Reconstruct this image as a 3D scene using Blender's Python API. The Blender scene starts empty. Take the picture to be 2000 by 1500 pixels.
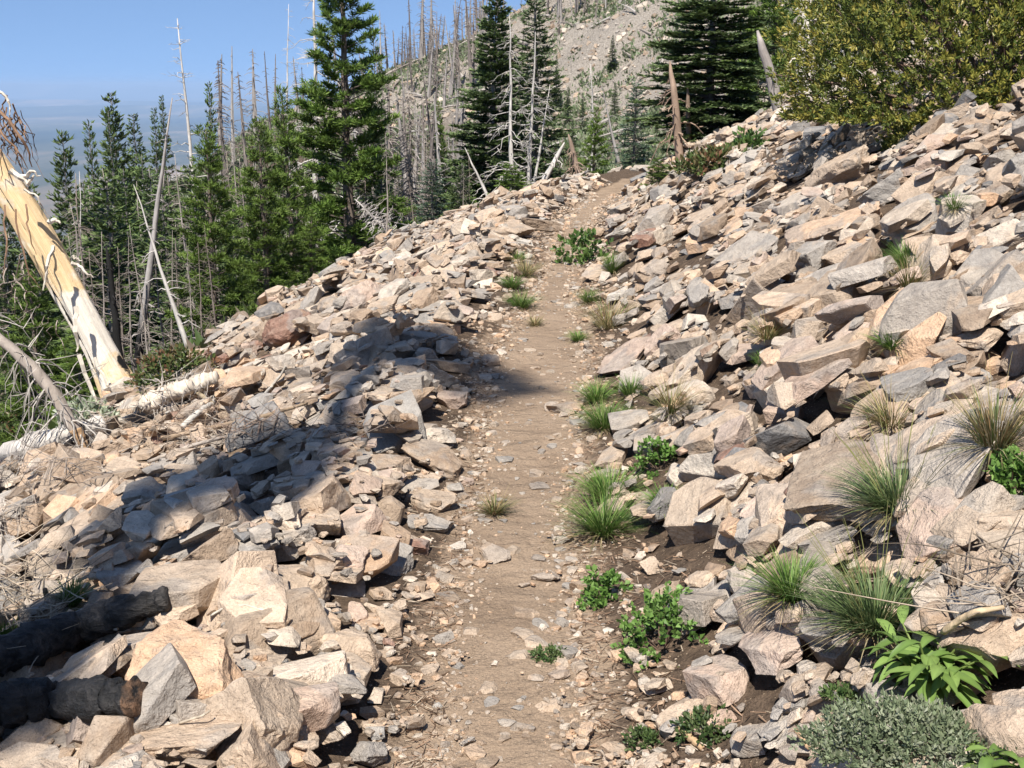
import bpy, bmesh, math, random
import numpy as np
from mathutils import Vector, Matrix, noise as mnoise

# ============================================================ camera, sky, sun, exposure
SC = bpy.context.scene
COL = SC.collection
F = 2400.0; PITCH = math.radians(13.7); EYE = 1.65
cd = bpy.data.cameras.new('camera'); cam = bpy.data.objects.new('camera', cd); COL.objects.link(cam)
cam.location = (0, 0, EYE); cam.rotation_euler = (math.pi/2 - PITCH, 0, 0)
cd.sensor_width = 36; cd.lens = F/2000*36; cd.clip_start = 0.05; cd.clip_end = 200000
SC.camera = cam
SUN_EL, SUN_AZ = 54.0, 192.5                      # degrees; the sun stands high behind the viewer
w = bpy.data.worlds.new('World'); SC.world = w; w.use_nodes = True
nt = w.node_tree
bg = nt.nodes['Background']; sky = nt.nodes.new('ShaderNodeTexSky'); sky.sky_type = 'NISHITA'
sky.sun_disc = False; sky.sun_elevation = math.radians(SUN_EL); sky.sun_rotation = math.radians(SUN_AZ)
sky.altitude = 1900; sky.air_density = 1.0; sky.dust_density = 0.35; sky.ozone_density = 3.0
_tc = nt.nodes.new('ShaderNodeTexCoord'); _vm = nt.nodes.new('ShaderNodeVectorMath'); _vm.operation = 'MULTIPLY_ADD'
_vm.inputs[1].default_value = (1, 1, .9); _vm.inputs[2].default_value = (0, 0, .20)      # the clear mountain sky stays blue down to the horizon
nt.links.new(_tc.outputs['Generated'], _vm.inputs[0]); nt.links.new(_vm.outputs[0], sky.inputs[0])
nt.links.new(sky.outputs[0], bg.inputs[0]); bg.inputs[1].default_value = 0.105
sl = bpy.data.lights.new('sun', 'SUN'); sl.energy = 5.0; sl.angle = math.radians(0.53); sl.color = (1, .955, .89)
sun = bpy.data.objects.new('sun', sl); COL.objects.link(sun)
el, az = math.radians(SUN_EL), math.radians(SUN_AZ)
SUND = Vector((math.sin(az)*math.cos(el), math.cos(az)*math.cos(el), math.sin(el)))
sun.rotation_euler = SUND.to_track_quat('Z', 'Y').to_euler(); sun.location = (0, 0, 60)
vs = SC.view_settings; vs.view_transform = 'Standard'; vs.look = 'None'; vs.exposure = 0.70; vs.gamma = 1.0
SC.cycles.max_bounces = 6; SC.cycles.diffuse_bounces = 3; SC.cycles.transparent_max_bounces = 4
SC.cycles.volume_bounces = 0; SC.cycles.caustics_reflective = False; SC.cycles.caustics_refractive = False
SC.cycles.use_denoising = True

rng = np.random.default_rng(7)
random.seed(7)
rad = math.radians
CP, SP = math.cos(PITCH), math.sin(PITCH)

# ============================================================ helpers
def ray(px, py):
    xc, yc = (px-1000)/F, (750-py)/F
    return np.array([xc, CP + yc*SP, -SP + yc*CP])
def on_y(px, py, y):                                # point of the pixel's ray at forward distance y
    d = ray(px, py); return np.array([0, 0, EYE]) + d*(y/d[1])
def project(P):
    P = np.atleast_2d(P); q = P - np.array([0, 0, EYE])
    depth = q[:, 1]*CP - q[:, 2]*SP; up = q[:, 1]*SP + q[:, 2]*CP
    depth = np.where(depth < .01, .01, depth)
    return 1000 + F*q[:, 0]/depth, 750 - F*up/depth, depth
def unit(v):
    v = np.asarray(v, float); return v/np.maximum(np.linalg.norm(v, axis=-1, keepdims=True), 1e-9)

MATS = {}
def tag(o, label=None, cat=None, group=None, kind=None):
    if label: o['label'] = label
    if cat: o['category'] = cat
    if group: o['group'] = group
    if kind: o['kind'] = kind
    return o
def mesh_np(name, V, T, C=None, smooth=False):
    V = np.asarray(V, np.float32); T = np.asarray(T, np.int32)
    me = bpy.data.meshes.new(name)
    me.vertices.add(len(V)); me.vertices.foreach_set('co', V.ravel())
    me.loops.add(T.size); me.loops.foreach_set('vertex_index', T.ravel())
    me.polygons.add(len(T)); me.polygons.foreach_set('loop_start', np.arange(0, T.size, 3, dtype=np.int32))
    if C is not None:
        a = me.color_attributes.new('Col', 'FLOAT_COLOR', 'POINT')
        c4 = np.ones((len(V), 4), np.float32); c4[:, :C.shape[1]] = C; a.data.foreach_set('color', c4.ravel())
    me.polygons.foreach_set('use_smooth', np.full(len(T), smooth, bool))
    me.update(calc_edges=True); me.validate()
    return me
def obj(name, me, mat=None, parent=None, loc=None):
    o = bpy.data.objects.new(name, me); COL.objects.link(o)
    if mat is not None and me is not None and not me.materials: me.materials.append(MATS[mat] if isinstance(mat, str) else mat)
    if parent is not None: o.parent = parent
    if loc is not None: o.location = loc
    return o
def empty(name, loc, rz=0.0):
    o = bpy.data.objects.new(name, None); COL.objects.link(o); o.location = loc; o.rotation_euler = (0, 0, rz); return o

class Acc:                                          # collects triangles of ONE part
    def __init__(s): s.V = []; s.T = []; s.C = []; s.n = 0
    def add(s, V, T, C):
        V = np.asarray(V, float); C = np.asarray(C, float)
        if C.ndim == 1: C = np.tile(C, (len(V), 1))
        s.V.append(V); s.T.append(np.asarray(T, int)+s.n); s.C.append(C); s.n += len(V)
    def mesh(s, name, smooth=False):
        return mesh_np(name, np.concatenate(s.V), np.concatenate(s.T), np.concatenate(s.C), smooth)
    def tube(s, P, R, sides=6, col=(.5, .5, .5), cap=True, wob=0.0):
        P = np.asarray(P, float); R = np.asarray(R, float); k = len(P)
        tg = unit(np.gradient(P, axis=0))
        ref = np.array([0, 0, 1.]) if abs(tg[0][2]) < .8 else np.array([1., 0, 0])
        V = []
        for i in range(k):
            a = unit(np.cross(tg[i], ref)); b = np.cross(tg[i], a)
            th = np.arange(sides)*2*math.pi/sides
            r = R[i]*(1 + (wob*(rng.random(sides)-.5) if wob else 0))
            V.append(P[i] + (np.cos(th)*r)[:, None]*a + (np.sin(th)*r)[:, None]*b)
        V = np.concatenate(V); T = []
        for i in range(k-1):
            for j in range(sides):
                p, q = i*sides+j, i*sides+(j+1) % sides
                T += [(p, q, q+sides), (p, q+sides, p+sides)]
        if cap:
            V = np.concatenate([V, P[:1], P[-1:]]); c0, c1 = len(V)-2, len(V)-1
            for j in range(sides):
                T += [(c0, (j+1) % sides, j), (c1, (k-1)*sides+j, (k-1)*sides+(j+1) % sides)]
        col = np.asarray(col, float)
        if col.ndim == 2: C = np.repeat(col, sides, 0); C = np.concatenate([C, col[:1], col[-1:]]) if cap else C
        else: C = col
        s.add(V, T, C)
    def leaves(s, P, D, S, L, W, C, bend=0.0):      # kite-shaped leaves or needle sprays
        n = len(P); D = unit(D); S = unit(S - D*np.sum(S*D, 1, keepdims=True)); N = np.cross(D, S)
        L = np.broadcast_to(np.asarray(L, float), (n,))[:, None]; W = np.broadcast_to(np.asarray(W, float), (n,))[:, None]
        m = P + D*L*.5
        V = np.stack([P, m + S*W/2 + N*W*.12, P + D*L - N*L*bend, m - S*W/2 + N*W*.12], 1).reshape(-1, 3)
        b = np.arange(n)[:, None]*4
        T = np.concatenate([b+[0, 1, 2], b+[0, 2, 3]])
        C = np.asarray(C, float); C = np.tile(C, (n, 1)) if C.ndim == 1 else C
        s.add(V, T, np.repeat(C, 4, 0))

# ============================================================ materials
def new_mat(name):
    m = bpy.data.materials.new(name); m.use_nodes = True; MATS[name] = m
    n = m.node_tree.nodes; l = m.node_tree.links; b = n['Principled BSDF']
    b.inputs['Specular IOR Level'].default_value = .25
    return m, n, l, b
def nd(n, t, **kw):
    x = n.new(t)
    for k, v in kw.items():
        if k.startswith('i_'): x.inputs[k[2:].replace('_', ' ')].default_value = v
        else: setattr(x, k, v)
    return x
def noise_tex(n, l, vec, scale, detail=5, rough=.6, dist=0.0):
    t = nd(n, 'ShaderNodeTexNoise', i_Scale=scale, i_Detail=detail, i_Roughness=rough, i_Distortion=dist)
    if vec is not None: l.new(vec, t.inputs['Vector'])
    return t
def ramp(n, l, fac, a, b, ca=(0, 0, 0, 1), cb=(1, 1, 1, 1)):
    r = n.new('ShaderNodeValToRGB'); r.color_ramp.elements[0].position = a; r.color_ramp.elements[1].position = b
    r.color_ramp.elements[0].color = ca; r.color_ramp.elements[1].color = cb
    l.new(fac, r.inputs[0]); return r
def mix(n, l, fac, a, b, mode='MIX'):
    m = nd(n, 'ShaderNodeMix', data_type='RGBA', blend_type=mode)
    for k, v in ((0, fac), (6, a), (7, b)):
        if isinstance(v, (int, float)): m.inputs[k].default_value = v
        elif isinstance(v, tuple): m.inputs[k].default_value = (*v[:3], 1)
        else: l.new(v, m.inputs[k])
    return m.outputs[2]
def bump(n, l, b, h, strength, dist, prev=None):
    u = nd(n, 'ShaderNodeBump', i_Strength=strength, i_Distance=dist); l.new(h, u.inputs['Height'])
    if prev is not None: l.new(prev, u.inputs['Normal'])
    if b is not None: l.new(u.outputs[0], b.inputs['Normal'])
    return u.outputs[0]

def rock_mat(name, per_object):
    m, n, l, b = new_mat(name)
    geo = n.new('ShaderNodeNewGeometry')
    if per_object:
        oi = n.new('ShaderNodeObjectInfo'); base = oi.outputs['Color']; rnd = oi.outputs['Random']
    else:
        at = nd(n, 'ShaderNodeAttribute', attribute_name='Col'); base = at.outputs['Color']; rnd = at.outputs['Alpha']
    off = nd(n, 'ShaderNodeVectorMath', operation='MULTIPLY_ADD'); l.new(geo.outputs['Position'], off.inputs[0])
    off.inputs[1].default_value = (1, 1, 1)
    cmb = n.new('ShaderNodeCombineXYZ'); ml = nd(n, 'ShaderNodeMath', operation='MULTIPLY'); ml.inputs[1].default_value = 37.0
    l.new(rnd, ml.inputs[0]); l.new(ml.outputs[0], cmb.inputs[0]); l.new(ml.outputs[0], cmb.inputs[2]); l.new(cmb.outputs[0], off.inputs[2])
    vec = off.outputs[0]
    big = noise_tex(n, l, vec, 4.5, 3, .55, .3)
    mid = noise_tex(n, l, vec, 22, 5, .65)
    fine = noise_tex(n, l, vec, 170, 4, .7)
    # weathered skins: grey or rust patches with a shape of their own
    pg = ramp(n, l, big.outputs[0], .54, .60)
    c = mix(n, l, pg.outputs[0], base, mix(n, l, .5, base, (.27, .255, .238)))
    big2 = noise_tex(n, l, vec, 6.5, 4, .6, .5); pr = ramp(n, l, big2.outputs[0], .58, .72)
    c = mix(n, l, pr.outputs[0], c, mix(n, l, .4, c, (.47, .32, .20)))
    big3 = noise_tex(n, l, vec, 9, 6, .7, .8); ps = ramp(n, l, big3.outputs[0], .56, .66); psm = nd(n, 'ShaderNodeMath', operation='MULTIPLY'); l.new(ps.outputs[0], psm.inputs[0]); psm.inputs[1].default_value = .38
    c = mix(n, l, psm.outputs[0], c, mix(n, l, .75, c, (.17, .135, .11)))
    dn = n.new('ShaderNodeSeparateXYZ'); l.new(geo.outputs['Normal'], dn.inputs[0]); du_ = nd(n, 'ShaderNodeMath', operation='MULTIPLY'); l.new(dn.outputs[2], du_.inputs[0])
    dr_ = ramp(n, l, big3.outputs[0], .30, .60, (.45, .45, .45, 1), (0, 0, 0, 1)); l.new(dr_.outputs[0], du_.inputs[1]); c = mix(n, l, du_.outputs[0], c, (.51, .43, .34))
    vr = ramp(n, l, mid.outputs[0], .25, .8, (.72, .71, .70, 1), (1.25, 1.24, 1.22, 1))
    c = mix(n, l, 1.0, c, vr.outputs[0], 'MULTIPLY')
    fr = ramp(n, l, fine.outputs[0], .3, .7, (.80, .79, .78, 1), (1.16, 1.16, 1.15, 1))
    c = mix(n, l, 1.0, c, fr.outputs[0], 'MULTIPLY')
    vo = nd(n, 'ShaderNodeTexVoronoi', i_Scale=38.0); l.new(vec, vo.inputs['Vector']); vo.inputs['Scale'].default_value = 60
    sp = ramp(n, l, vo.outputs['Distance'], .04, .09, (1, 1, 1, 1), (0, 0, 0, 1))
    spm = nd(n, 'ShaderNodeMath', operation='MULTIPLY'); l.new(sp.outputs[0], spm.inputs[0])
    pk = ramp(n, l, mid.outputs[0], .52, .6); l.new(pk.outputs[0], spm.inputs[1])
    c = mix(n, l, spm.outputs[0], c, mix(n, l, .5, c, (.12, .10, .085)))
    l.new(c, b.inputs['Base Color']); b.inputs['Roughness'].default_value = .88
    h0 = bump(n, l, None, big3.outputs[0], .6, .05); h1 = bump(n, l, None, mid.outputs[0], .75, .025, h0)
    bump(n, l, b, fine.outputs[0], .5, .004, h1)
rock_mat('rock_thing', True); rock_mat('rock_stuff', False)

def ground_mat():
    m, n, l, b = new_mat('ground_dirt')
    geo = n.new('ShaderNodeNewGeometry'); vec = geo.outputs['Position']
    at = nd(n, 'ShaderNodeAttribute', attribute_name='Col'); sep = n.new('ShaderNodeSeparateColor'); l.new(at.outputs['Color'], sep.inputs[0])
    n1 = noise_tex(n, l, vec, 2.3, 6, .6); n2 = noise_tex(n, l, vec, 16, 6, .7); n3 = noise_tex(n, l, vec, 130, 4, .75)
    tr = ramp(n, l, n1.outputs[0], .3, .7, (.245, .178, .124, 1), (.375, .28, .20, 1))
    du = ramp(n, l, n2.outputs[0], .3, .75, (.058, .042, .031, 1), (.175, .125, .088, 1))
    f = nd(n, 'ShaderNodeMath', operation='ADD'); l.new(sep.outputs[0], f.inputs[0])
    sh = nd(n, 'ShaderNodeMath', operation='MULTIPLY_ADD'); l.new(n2.outputs[0], sh.inputs[0]); sh.inputs[1].default_value = 1.1; sh.inputs[2].default_value = -.55
    l.new(sh.outputs[0], f.inputs[1]); fr = ramp(n, l, f.outputs[0], .32, .68)
    c = mix(n, l, fr.outputs[0], du.outputs[0], tr.outputs[0])
    g = ramp(n, l, n3.outputs[0], .3, .72, (.70, .69, .67, 1), (1.28, 1.26, 1.22, 1))
    c = mix(n, l, 1.0, c, g.outputs[0], 'MULTIPLY')
    vo = nd(n, 'ShaderNodeTexVoronoi', i_Scale=85.0); l.new(vec, vo.inputs['Vector'])
    sp = ramp(n, l, vo.outputs['Distance'], .16, .24, (1, 1, 1, 1), (0, 0, 0, 1)); 
    rs = ramp(n, l, vo.outputs['Color'], .55, .6); mm = nd(n, 'ShaderNodeMath', operation='MULTIPLY'); l.new(sp.outputs[0], mm.inputs[0]); l.new(rs.outputs[0], mm.inputs[1])
    c = mix(n, l, mm.outputs[0], c, (.42, .32, .22))
    l.new(c, b.inputs['Base Color']); b.inputs['Roughness'].default_value = .95; b.inputs['Specular IOR Level'].default_value = .1
    nf = noise_tex(n, l, vec, 7, 3, .5, .6); h = bump(n, l, None, nf.outputs[0], .9, .05); h = bump(n, l, None, n2.outputs[0], .9, .035, h); h = bump(n, l, None, n3.outputs[0], .7, .006, h); bump(n, l, b, mm.outputs[0], .6, .006, h)
ground_mat()

def slope_mat():
    m, n, l, b = new_mat('mountain_soil')
    geo = n.new('ShaderNodeNewGeometry'); vec = geo.outputs['Position']
    n1 = noise_tex(n, l, vec, .16, 5, .6); n2 = noise_tex(n, l, vec, 1.3, 6, .65); n3 = noise_tex(n, l, vec, 9, 5, .7)
    at = nd(n, 'ShaderNodeAttribute', attribute_name='Col'); sep = n.new('ShaderNodeSeparateColor'); l.new(at.outputs['Color'], sep.inputs[0])
    scree = ramp(n, l, n3.outputs[0], .3, .7, (.24, .205, .165, 1), (.47, .415, .35, 1))
    duff = ramp(n, l, n3.outputs[0], .3, .7, (.075, .055, .042, 1), (.20, .155, .12, 1))
    c = mix(n, l, sep.outputs[0], duff.outputs[0], scree.outputs[0])
    a = nd(n, 'ShaderNodeMath', operation='ADD'); l.new(n1.outputs[0], a.inputs[0]); l.new(n2.outputs[0], a.inputs[1])
    gr = ramp(n, l, a.outputs[0], 1.02, 1.18); gm = nd(n, 'ShaderNodeMath', operation='MULTIPLY'); l.new(gr.outputs[0], gm.inputs[0]); l.new(sep.outputs[1], gm.inputs[1])
    c = mix(n, l, gm.outputs[0], c, (.145, .165, .085))
    l.new(c, b.inputs['Base Color']); b.inputs['Roughness'].default_value = .95; b.inputs['Specular IOR Level'].default_value = .05
    h = bump(n, l, None, n2.outputs[0], 1.0, .5); bump(n, l, b, n3.outputs[0], 1.0, .12, h)
slope_mat()

def valley_mat():
    m, n, l, b = new_mat('valley_forest')
    geo = n.new('ShaderNodeNewGeometry')
    mp = nd(n, 'ShaderNodeMapping'); l.new(geo.outputs['Position'], mp.inputs[0]); mp.inputs['Scale'].default_value = (.00042, .00011, .0006)
    n1 = noise_tex(n, l, mp.outputs[0], 1.0, 9, .68, .4)
    r = ramp(n, l, n1.outputs[0], .40, .62, (.022, .034, .026, 1), (.30, .215, .15, 1))
    e = r.color_ramp.elements.new(.52); e.color = (.085, .085, .055, 1)
    l.new(r.outputs[0], b.inputs['Base Color']); b.inputs['Roughness'].default_value = 1; b.inputs['Specular IOR Level'].default_value = 0
valley_mat()

def leaf_mat(name, rough=.55, trans=.25, spec=.25):
    m, n, l, b = new_mat(name)
    at = nd(n, 'ShaderNodeAttribute', attribute_name='Col'); oi = n.new('ShaderNodeObjectInfo')
    hs = n.new('ShaderNodeHueSaturation'); l.new(at.outputs['Color'], hs.inputs['Color'])
    mr = nd(n, 'ShaderNodeMapRange'); mr.inputs[3].default_value = .85; mr.inputs[4].default_value = 1.18; l.new(oi.outputs['Random'], mr.inputs[0]); l.new(mr.outputs[0], hs.inputs['Value'])
    l.new(hs.outputs[0], b.inputs['Base Color']); b.inputs['Roughness'].default_value = rough; b.inputs['Specular IOR Level'].default_value = spec
    t = n.new('ShaderNodeBsdfTranslucent'); l.new(hs.outputs[0], t.inputs[0])
    ms = n.new('ShaderNodeMixShader'); ms.inputs[0].default_value = trans
    l.new(b.outputs[0], ms.inputs[1]); l.new(t.outputs[0], ms.inputs[2]); l.new(ms.outputs[0], n['Material Output'].inputs[0])
leaf_mat('needles', .6, .18, .2); leaf_mat('leaf', .45, .28, .3); leaf_mat('blade', .55, .25, .25); leaf_mat('dry_leaf', .7, .2, .1)

def wood_mat(name, scale=14, contrast=(.62, 1.25), stretch=(1, 1, .12)):
    m, n, l, b = new_mat(name)
    at = nd(n, 'ShaderNodeAttribute', attribute_name='Col'); tc = n.new('ShaderNodeTexCoord')
    mp = n.new('ShaderNodeMapping'); l.new(tc.outputs['Object'], mp.inputs[0]); mp.inputs['Scale'].default_value = stretch
    n1 = noise_tex(n, l, mp.outputs[0], scale, 6, .7, .2); n2 = noise_tex(n, l, tc.outputs['Object'], scale*.4, 4, .6)
    r = ramp(n, l, n1.outputs[0], .3, .7, (contrast[0],)*3+(1,), (contrast[1],)*3+(1,))
    c = mix(n, l, 1.0, at.outputs['Color'], r.outputs[0], 'MULTIPLY')
    r2 = ramp(n, l, n2.outputs[0], .3, .7, (.78, .77, .76, 1), (1.15, 1.15, 1.15, 1)); c = mix(n, l, 1.0, c, r2.outputs[0], 'MULTIPLY')
    l.new(c, b.inputs['Base Color']); b.inputs['Roughness'].default_value = .85; b.inputs['Specular IOR Level'].default_value = .15
    bump(n, l, b, n1.outputs[0], .6, .02)
wood_mat('bark'); wood_mat('dead_wood', 18, (.72, 1.18)); 

def char_mat():
    m, n, l, b = new_mat('char_wood')
    at = nd(n, 'ShaderNodeAttribute', attribute_name='Col'); tc = n.new('ShaderNodeTexCoord')
    mp = n.new('ShaderNodeMapping'); l.new(tc.outputs['Object'], mp.inputs[0]); mp.inputs['Scale'].default_value = (.28, 1.3, 1.3)
    n2 = noise_tex(n, l, mp.outputs[0], 22, 5, .65, .6); n1 = noise_tex(n, l, tc.outputs['Object'], 34, 5, .7)
    e = ramp(n, l, n2.outputs[0], .36, .62); r = ramp(n, l, n1.outputs[0], .35, .75, (.5, .5, .5, 1), (1.9, 1.85, 1.8, 1))
    c = mix(n, l, 1.0, at.outputs['Color'], r.outputs[0], 'MULTIPLY'); c = mix(n, l, e.outputs[0], (.008, .008, .008), c)
    l.new(c, b.inputs['Base Color']); b.inputs['Roughness'].default_value = .7; b.inputs['Specular IOR Level'].default_value = .3
    h = bump(n, l, None, n2.outputs[0], .9, .03); bump(n, l, b, n1.outputs[0], .7, .015, h)
char_mat()

def snag_mat():
    m, n, l, b = new_mat('snag_wood')
    at = nd(n, 'ShaderNodeAttribute', attribute_name='Col'); sep = n.new('ShaderNodeSeparateColor'); l.new(at.outputs['Color'], sep.inputs[0])
    uv = nd(n, 'ShaderNodeAttribute', attribute_name='grain')
    n1 = noise_tex(n, l, uv.outputs['Vector'], 9, 7, .7, .3)
    tc = n.new('ShaderNodeTexCoord'); n2 = noise_tex(n, l, tc.outputs['Object'], 5, 5, .65, .4); n3 = noise_tex(n, l, tc.outputs['Object'], 30, 4, .7)
    amber = ramp(n, l, n1.outputs[0], .28, .72, (.60, .39, .18, 1), (.86, .68, .42, 1))
    pale = ramp(n, l, n1.outputs[0], .28, .72, (.60, .52, .41, 1), (.88, .82, .71, 1))
    a = nd(n, 'ShaderNodeMath', operation='MULTIPLY_ADD'); l.new(n2.outputs[0], a.inputs[0]); a.inputs[1].default_value = 1.0; l.new(sep.outputs[1], a.inputs[2])
    pf = ramp(n, l, a.outputs[0], .76, .90)
    c = mix(n, l, pf.outputs[0], amber.outputs[0], pale.outputs[0])
    rs = ramp(n, l, n1.outputs[0], .60, .74); c = mix(n, l, rs.outputs[0], c, mix(n, l, .7, c, (.36, .18, .07)))
    kn = ramp(n, l, n3.outputs[0], .68, .74); c = mix(n, l, kn.outputs[0], c, (.16, .075, .03))
    ch = nd(n, 'ShaderNodeMath', operation='MULTIPLY_ADD'); l.new(n2.outputs[0], ch.inputs[0]); ch.inputs[1].default_value = .9; l.new(sep.outputs[0], ch.inputs[2])
    cf = ramp(n, l, ch.outputs[0], .93, .99)
    c = mix(n, l, cf.outputs[0], c, (.013, .012, .012))
    l.new(c, b.inputs['Base Color']); b.inputs['Roughness'].default_value = .8; b.inputs['Specular IOR Level'].default_value = .15
    h = bump(n, l, None, n1.outputs[0], .6, .03); bump(n, l, b, n3.outputs[0], .4, .01, h)
snag_mat()

# ============================================================ terrain
_ty = np.array([-60, -20, 0, 2.7, 3.3, 4.1, 4.9, 6.2, 7.4, 9.2, 11.4, 13.8, 16.7, 19.5, 22.5, 26, 31, 38, 46, 55, 64, 73, 82, 92, 105, 130, 200, 600, 4000])
_tx = np.array([-6, -1, -.05, 0, .01, -.02, .07, .14, .19, .32, .44, .65, 1.02, 1.5, 2.3, 3.6, 5.6, 7.2, 7.0, 4.0, -2.5, -9.5, -13, -11, 0, 35, 160, 900, 3000.])
_gy = np.concatenate([np.arange(-60, 130, .25), np.arange(130, 4000, 10)])
_gx = np.interp(_gy, _ty, _tx)
_k = np.hanning(11); _k /= _k.sum(); _near = _gy < 129
_s = np.convolve(np.pad(_gx, 5, mode='edge'), _k, 'valid'); _gx = np.where(_near, _s, _gx)
def xt(y): return np.interp(y, _gy, _gx)
_su = np.array([-3000, -1012, -12, -3.9, -3.1, -1.2, -.75, -.42, -.2, .2, .45, 1.2, 3, 6, 20, 60, 300, 3000])
_sz = np.array([-506, -506, -6.3, -1.12, -.70, -.08, .07, .03, -.005, 0, .07, .50, 1.42, 2.9, 9.6, 27, 40, 40.])
def S(u): return np.interp(u, _su, _sz)
def wob(x, y, s): 
    return (np.sin(1.7*x*s+.6*y*s+1.3)+np.sin(-.9*x*s+1.9*y*s+.4)+np.sin(2.9*x*s+2.3*y*s+2.2)*.5+np.sin(4.1*x*s-3.7*y*s)*.35)/2.8
def terrain(x, y):
    x = np.asarray(x, float); y = np.asarray(y, float); u = x - xt(y)
    a = np.clip((np.abs(u)-.3)/1.5, 0, 1); far = np.clip((y-22)/20, 0, 1)
    return S(u) + wob(x, y, 1.6)*.06*a + wob(x, y, 3.1)*.012 + far*(wob(x, y, .22)*.9 + wob(x, y, .7)*.25)
_hwy = [2.0, 2.74, 3.3, 4.1, 4.9, 6.2, 7.4, 9.2, 11.4, 13.8, 16.7, 22]
HWL = lambda y: np.interp(y, _hwy, [.19, .20, .22, .20, .22, .28, .38, .20, .15, .14, .15, .16])
HWR = lambda y: np.interp(y, _hwy, [.19, .19, .20, .22, .19, .24, .28, .16, .13, .13, .14, .16])
def raycast(px, py, hfun, y0=1.5, y1=140):
    d = ray(px, py); ys = np.concatenate([np.arange(y0, 25, .01), np.arange(25, y1, .1)])
    P = np.array([0, 0, EYE]) + d*(ys/d[1])[:, None]
    hit = np.nonzero(P[:, 2] <= hfun(P[:, 0], P[:, 1]))[0]
    return P[hit[0]] if len(hit) else P[-1]
def at(px, py): return raycast(px, py, terrain)

def grid_faces(nx, ny):
    i, j = np.meshgrid(np.arange(nx-1), np.arange(ny-1)); a = (j*nx+i).ravel()
    return np.stack([np.stack([a, a+1, a+nx+1], 1), np.stack([a, a+nx+1, a+nx], 1)], 1).reshape(-1, 3)
# near ground, split into the trodden path and the ground beside it
gx = np.arange(-7, 9.01, .055); gy = [-3.0]
while gy[-1] < 26: gy.append(gy[-1] + (.14 if gy[-1] < 1.5 else .028+.0042*gy[-1]))
gy = np.array(gy); X, Y = np.meshgrid(gx, gy); U = X - xt(Y); Z = terrain(X, Y)
Z = Z + np.clip((np.abs(U)-.15)/.3, 0, 1)*wob(X, Y, 9)*.010
wl = np.where(U < 0, HWL(Y), HWR(Y)); e = np.abs(U) - wl
path_w = np.clip(1 - (e + wob(X, Y, 4)*.05)/.16, 0, 1)*np.ones_like(X)
path_w = np.maximum(path_w, np.clip((np.abs(U)-.9)/.6, 0, 1)*.45*(U < 0))
C = np.stack([path_w, path_w*0, path_w*0], -1).reshape(-1, 3)
V = np.stack([X, Y, Z], -1).reshape(-1, 3); T = grid_faces(len(gx), len(gy))
onp = (e + wob(X, Y, 5)*.06 < .05).ravel()[T].all(1)
def subset(T):
    ids, inv = np.unique(T, return_inverse=True); return V[ids], inv.reshape(-1, 3), C[ids]
v_, t_, c_ = subset(T[onp]); tag(obj('path', mesh_np('path', v_, t_, c_, True), 'ground_dirt'), kind='structure')
v_, t_, c_ = subset(T[~onp]); tag(obj('ground', mesh_np('ground', v_, t_, c_, True), 'ground_dirt'), kind='structure')
# the mountainside round it, out to the valley
sgx = np.unique(np.concatenate([-np.geomspace(12, 3000, 60), np.arange(-60, 60, .8), np.geomspace(60, 130, 8)]))
sgy = np.unique(np.concatenate([np.arange(-60, 125, .8), np.geomspace(125, 4000, 50), [-600, -300, -150, -90]]))
X2, Y2 = np.meshgrid(sgx, sgy); Z2 = terrain(X2, Y2)
inn = np.clip(np.minimum(np.minimum(X2+7, 9-X2), np.minimum(Y2+3, 26-Y2)), -1, 1)
Z2 = Z2 - np.clip(inn+.2, 0, 1)*.5 - .02
U2 = X2 - xt(Y2)
scree = np.clip((U2+4.5)/3, 0, 1)*np.clip(1 - (Y2-110)/30, 0, 1); green = np.clip((Y2-30)/15, 0, 1)*.9
C2 = np.stack([scree, green, scree*0], -1).reshape(-1, 3)
tag(obj('mountainside', mesh_np('mountainside', np.stack([X2, Y2, Z2], -1).reshape(-1, 3), grid_faces(len(sgx), len(sgy)), C2, True), 'mountain_soil'), kind='structure')
# the valley far below, with low hills rising out of it
vx = np.linspace(-45000, 30000, 150); vy = np.concatenate([np.linspace(-3000, 20000, 60), np.linspace(20500, 62000, 110)])
X3, Y3 = np.meshgrid(vx, vy); Z3 = np.full_like(X3, -500.0) + wob(X3, Y3, .0006)*14
def hill(cx, cy, rx, ry, h): return h*np.exp(-((X3-cx)/rx)**2 - ((Y3-cy)/ry)**2)
Z3 += hill(-14500, 30000, 9000, 1500, 170) + hill(-6000, 24000, 5000, 1300, 120) + hill(-20000, 24500, 6500, 1200, 60)
tag(obj('valley', mesh_np('valley', np.stack([X3, Y3, Z3], -1).reshape(-1, 3), grid_faces(150, 170), None, True), 'valley_forest'), kind='structure')
def far_range(cx, cy, ln, ht, seed):
    r = np.random.default_rng(seed); xs = np.linspace(-1, 1, 70); ys = np.linspace(-1, 1, 9)
    A, B = np.meshgrid(xs, ys); prof = np.exp(-(A*1.7)**2)*(1+.18*np.sin(A*9+seed)+.1*np.sin(A*23+2*seed)) + .28*np.exp(-((A-.55)*4)**2)+.2*np.exp(-((A+.5)*4)**2)
    Zr = -520 + ht*prof*(1-B**2)
    return mesh_np('mountains', np.stack([cx+A*ln, cy+B*4000, Zr], -1).reshape(-1, 3), grid_faces(70, 9), None, True)
tag(obj('mountains', far_range(-20500, 57000, 11000, 500, 3), 'valley_forest'), kind='structure')
tag(obj('mountains', far_range(-9000, 60000, 7000, 330, 5), 'valley_forest'), kind='structure')

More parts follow.
